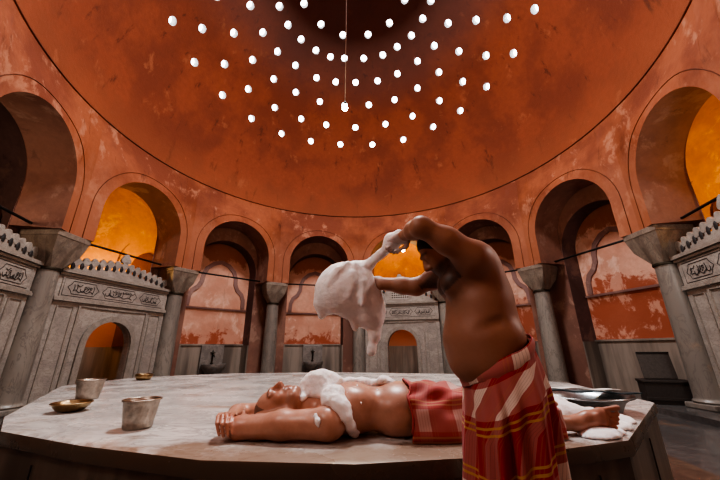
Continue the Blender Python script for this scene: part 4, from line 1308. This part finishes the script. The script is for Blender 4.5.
# his checked wrap
def stand_wrap():
    V = []; UV = []; nv, na = 80, 180
    zt_f, zt_b = P(465, 374, 1.42)[2], P(521, 337, 1.42)[2]
    xl = [(374, 466), (400, 469), (430, 470), (455, 471), (480, 472), (560, 474)]
    xr = [(337, 520), (360, 527), (385, 532), (410, 536), (440, 541), (480, 549), (560, 558)]
    def edge(tab, z):
        zs = [P(x, y, 1.42)[2] for y, x in tab]; xs = [P(x, y, 1.42)[0] for y, x in tab]
        return float(np.interp(-z, [-q for q in zs], xs))
    zb = .20
    for i in range(nv):
        t = i / (nv - 1); arc = 0; last = None
        for j in range(na + 1):
            a = 2 * PI * j / na                                   # 0 = back (+x), pi = front
            ca, sa = math.cos(a), math.sin(a)
            zt = zt_f + (zt_b - zt_f) * (.5 + .5 * ca)
            z = zt + (zb - zt) * t
            x0, x1 = edge(xl, z), edge(xr, z)
            zmid = zt
            cx, rx = (x0 + x1) / 2, (x1 - x0) / 2
            ry = np.interp(t, [0, .18, .5, 1], [.186, .235, .245, .25])
            e_ = .82
            x = cx + rx * math.copysign(abs(ca) ** e_, ca); y = 1.42 + ry * math.copysign(abs(sa) ** e_, sa)
            g = min(1, t * 3.5)
            f = g * (.010 * math.sin(9 * a + 1.0) + .007 * math.sin(17 * a + 3 * t) + .006 * math.sin(4 * a - 6 * t))
            f -= g * .034 * math.exp(-((a - 4.20 - .10 * t) / .085) ** 2)        # deep fold where the cloth overlaps in front
            f += g * .026 * math.exp(-((a - 3.98 - .08 * t) / .13) ** 2)
            f -= g * .018 * math.exp(-((a - 5.35 + .2 * t) / .10) ** 2) * t
            x += f * ca; y += f * sa
            p = A3(x, y, z)
            if last is not None: arc += math.hypot(*(p - last)[:2])
            last = p; V.append(p); UV.append((arc, (zt - z)))
    m_ = na + 1
    Fc = [(i * m_ + j, i * m_ + j + 1, (i + 1) * m_ + j + 1, (i + 1) * m_ + j) for i in range(nv - 1) for j in range(na)]
    o = mesh_obj('towel_wrap', V, Fc, M['plaid'], stand, True, UV)
    so = o.modifiers.new('thickness', 'SOLIDIFY'); so.thickness = .006; so.offset = 1
    o['label'] = 'red, white and yellow checked cotton wrap knotted at the waist'
    # folded-over waistband
    W = []; U2 = []; k = 10
    for i in range(k):
        for j in range(na + 1):
            a = 2 * PI * j / na; b = V[j]; tt = i / (k - 1)
            out = A3(math.cos(a), math.sin(a), 0) * (.001 + .009 * math.sin(PI * min(1, tt * 1.1)))
            W.append(b + out + A3(0, 0, .012 - .060 * tt * (1 + .25 * math.sin(3 * a)))); U2.append((UV[j][0] + .09, .06 * tt + .05))
    Fc = [(i * m_ + j, i * m_ + j + 1, (i + 1) * m_ + j + 1, (i + 1) * m_ + j) for i in range(k - 1) for j in range(na)]
    wb = mesh_obj('waistband', W, Fc, M['plaid'], o, True, U2)
    so = wb.modifiers.new('thickness', 'SOLIDIFY'); so.thickness = .004
    return o
stand_wrap()

# ---------------------------------------------------------------- the foam
B_ = SDF((-.45, 1.45, .95), (.32, 2.0, 1.72), .006)
YB = 1.73
q = lambda x, y, Y=YB: P(x, y, Y)
B_.ell(q(345, 290), (.158, .125, .158), None, .02)
B_.ell(q(358, 280), (.085, .10, .095), None, .04)
B_.ell(q(334, 294), (.098, .10, .112), None, .04)
B_.ell(q(366, 303), (.095, .09, .135), None, .035)
B_.ell(q(375, 312), (.055, .06, .085), None, .03)
B_.chain([q(373, 318), q(375, 335), q(372, 346)], [.045, .028, .020], .03); B_.ell(q(371.5, 350), (.026, .026, .030), None, .02)
B_.chain([q(350, 308, YB - .02), q(352, 322, YB - .02), q(355, 329, YB - .02)], [.035, .018, .012], .03)
B_.chain([q(322, 305), q(321.5, 316)], [.045, .018], .03)
B_.cap(q(335, 324, YB - .06), q(335, 318, YB + .08), .038, .03, .03, True)
B_.cap(q(345, 328, YB - .06), q(346, 320, YB + .08), .022, .02, .03, True)
for a, b, c in (((348, 263), (338, 270), (329, 283)), ((356, 264), (352, 275), (349, 295)), ((362, 268), (364, 282), (362, 305))):
    B_.chain([q(*a, YB - .075), q(*b, YB - .10), q(*c, YB - .11)], [.012, .014, .010], .025)
B_.roughen(.0022, 30, 3); B_.roughen(.0012, 90, 6)
# twisted neck of the cloth up to the fist
neck = [q(360, 270, YB - .02), q(370, 264, 1.68), q(381, 254, 1.60), q(389, 247, 1.545), q(394, 242, 1.525)]
B_.chain(neck, [.055, .026, .021, .027, .034], .02)
for k in range(3):
    pts = []
    for i, t in enumerate(np.linspace(0, 1, 14)):
        j = min(3, int(t * 4)); f = t * 4 - j; c = neck[j] * (1 - f) + neck[j + 1] * f; a = 5 * t + k * 2.1
        r_ = np.interp(t, [0, .25, .6, 1], [.035, .019, .016, .024]); pts.append(c + A3(0, math.cos(a), 0) * r_ + A3(-.6, 0, .8) * math.sin(a) * r_)
    B_.chain(pts, [.009] * 14, .008)
B_.cap(q(399, 234, 1.50), q(404, 238, 1.49), .024, .02, .03); B_.ell(q(390, 240, 1.53), (.030, .03, .036), None, .03)
B_.cap(q(397.5, 241, 1.46), q(402, 239, 1.45), .007, .006, .008, True)
bag = B_.mesh('foam_cloth', M['foam'], None, None, 1)
tag(bag, 'billowing white cloth bag full of soap foam hanging from the standing man hand', 'cloth')

G_ = SDF((-.5, 1.66, Z0 - .01), (.42, 2.5, 1.08), .006)
o_ = A3(0, 0, CZ)
def onbody(x, y, lift=.0):
    h = L_.hit(o_, ray(x, y))
    if h is None: h = P(x, y, 2.12)
    return h + A3(0, -.2, .8) * lift
trail = [(302, 399, .022), (307, 391, .034), (315, 388, .044), (325, 391, .044), (333, 398, .038), (339, 408, .034), (345, 417, .030), (350, 426, .026), (354, 433, .024), (356, 440, .018), (357, 445, .014), (357.5, 449, .012)]
pts = [onbody(x, y, .008) for x, y, r in trail]
G_.chain(pts, [r for _, _, r in trail], .03)
for x, y, r in ((308, 384, .040), (316, 379, .042), (325, 379, .044), (333, 383, .040), (318, 394, .040), (328, 402, .038), (322, 388, .05), (336, 394, .034), (340, 405, .032)): G_.cap(onbody(x, y, .012), onbody(x + 3, y + 1, .012), r, r, .045)
ridge = [(330, 383, .030), (340, 379, .027), (350, 377, .024), (362, 377, .022), (374, 379, .024), (384, 382, .026), (393, 385, .026), (401, 388, .020), (407, 391, .012)]
rp = [P(x, y + 4.5, 2.15) for x, y, r in ridge]
G_.chain(rp, [r for _, _, r in ridge], .03)
for x, y, r in ((382, 380, .026), (390, 383, .030), (397, 386, .024)): G_.ell(P(x, y, 2.12), (r * 1.3, r * 1.6, r), None, .02)
for a, b, r in (((357, 385), (361, 402), .007), ((361, 402), (362, 418), .005), ((347, 392), (352, 412), .008), ((399, 394), (398, 406), .006), ((377, 390), (378, 402), .005), ((366, 436), (366, 447), .006), ((341, 400), (350, 405), .010)):
    G_.cap(onbody(*a), onbody(*b), r, r * .7, .008)
G_.chain([onbody(316, 416), onbody(318, 422), onbody(319, 427)], [.010, .013, .008], .01)
G_.roughen(.0055, 20, 2); G_.roughen(.0025, 60, 8)
G_.floor_at(Z0 + .002)
fo = G_.mesh('soap_foam', M['foam'], None, None, 1)
tag(fo, 'white soap foam heaped on the lying man neck and trickling down over his chest', 'foam', None, 'stuff')

K_ = SDF((1.0, 1.86, Z0 - .005), (2.1, 3.0, .95), .008)
for x, y, Y, r in ((549, 404, 2.46, .055), (556, 408, 2.42, .055), (566, 411, 2.38, .055), (576, 414, 2.36, .05), (587, 415, 2.38, .05), (598, 418, 2.36, .042), (548, 396, 2.55, .05), (552, 416, 2.34, .05), (560, 400, 2.5, .04)):
    c = P(x, y, Y); c[2] = max(Z0 + .01, min(c[2], Z0 + .09)); K_.ell(c, (r * 1.3, r * 1.1, r), None, .05)
for x, y, r in ((598, 438, .05), (606, 437, .05), (614, 434, .05), (621, 429, .05), (624, 423, .05), (616, 421, .05), (608, 428, .06)):
    c = onz(x, y, Z0); K_.ell(c + A3(0, .02, .0), (r * 1.7, r * 1.35, .030), None, .06)
K_.roughen(.006, 18, 2); K_.roughen(.0025, 60, 5); K_.floor_at(Z0 + .002)
fo2 = K_.mesh('soap_foam', M['foam'], None, None, 1)
tag(fo2, 'white soap foam spread on the marble between the bare foot and the wash tub', 'foam', None, 'stuff')

# ================================================================ LIGHT
def lamp(name, typ, loc, energy, color, size=.2, rot=None, spread=None):
    l = bpy.data.lights.new(name, typ); l.energy = energy; l.color = color
    if typ == 'AREA':
        l.shape = 'DISK'; l.size = size
        if spread: l.spread = spread
    else: l.shadow_soft_size = size
    o = bpy.data.objects.new(name, l); COL.objects.link(o); o.location = loc
    if rot is not None: o.rotation_euler = rot
    return o
for b, e, q in ((1, 110, (.75, 2.3, 3.5)), (4, 90, None), (7, 90, (-.5, 2.2, 4.2))):
    p = bay_fn(BAYS[b])(q) if q else tuple(lp + np.array([0, 0, -.25]))
    lamp('room_light', 'POINT', p, e, (1.0, .60, .24), .15)
lamp('bulb_light', 'POINT', (bl[0], bl[1], bl[2] - .12), 150, (1.0, .74, .45), .06)
w = bpy.data.worlds.new('world'); S.world = w; w.use_nodes = True
w.node_tree.nodes['Background'].inputs[0].default_value = (.6, .75, 1, 1); w.node_tree.nodes['Background'].inputs[1].default_value = .3
# added area lamp below the crown, standing in for daylight through the dome
lamp('crown_fill', 'AREA', (CX, CY - .6, HD + RD - .5), 1400, (.97, .98, 1.0), 2.0)
# added unseen fill lights in the near bays, brightening men and niches
for b, e, u in ((8, 190, 0), (10, 110, 0)):
    p = bay_fn(BAYS[b])((u, -.1, 3.3)); lamp('near_bay_fill', 'POINT', p, e, (1.0, .94, .88), .35)
lamp('left_room_fill', 'POINT', bay_fn(BAYS[0])((0, 1.0, 3.6)), 40, (1.0, .75, .55), .2)  # added unseen fill that lifts the dark left room
S.view_settings.view_transform = 'AgX'
try: S.view_settings.look = 'AgX - High Contrast'
except Exception: pass
S.view_settings.exposure = -0.2
S.cycles.use_denoising = True
S.cycles.max_bounces = 8
S.cycles.diffuse_bounces = 4
S.cycles.sample_clamp_indirect = 6.0
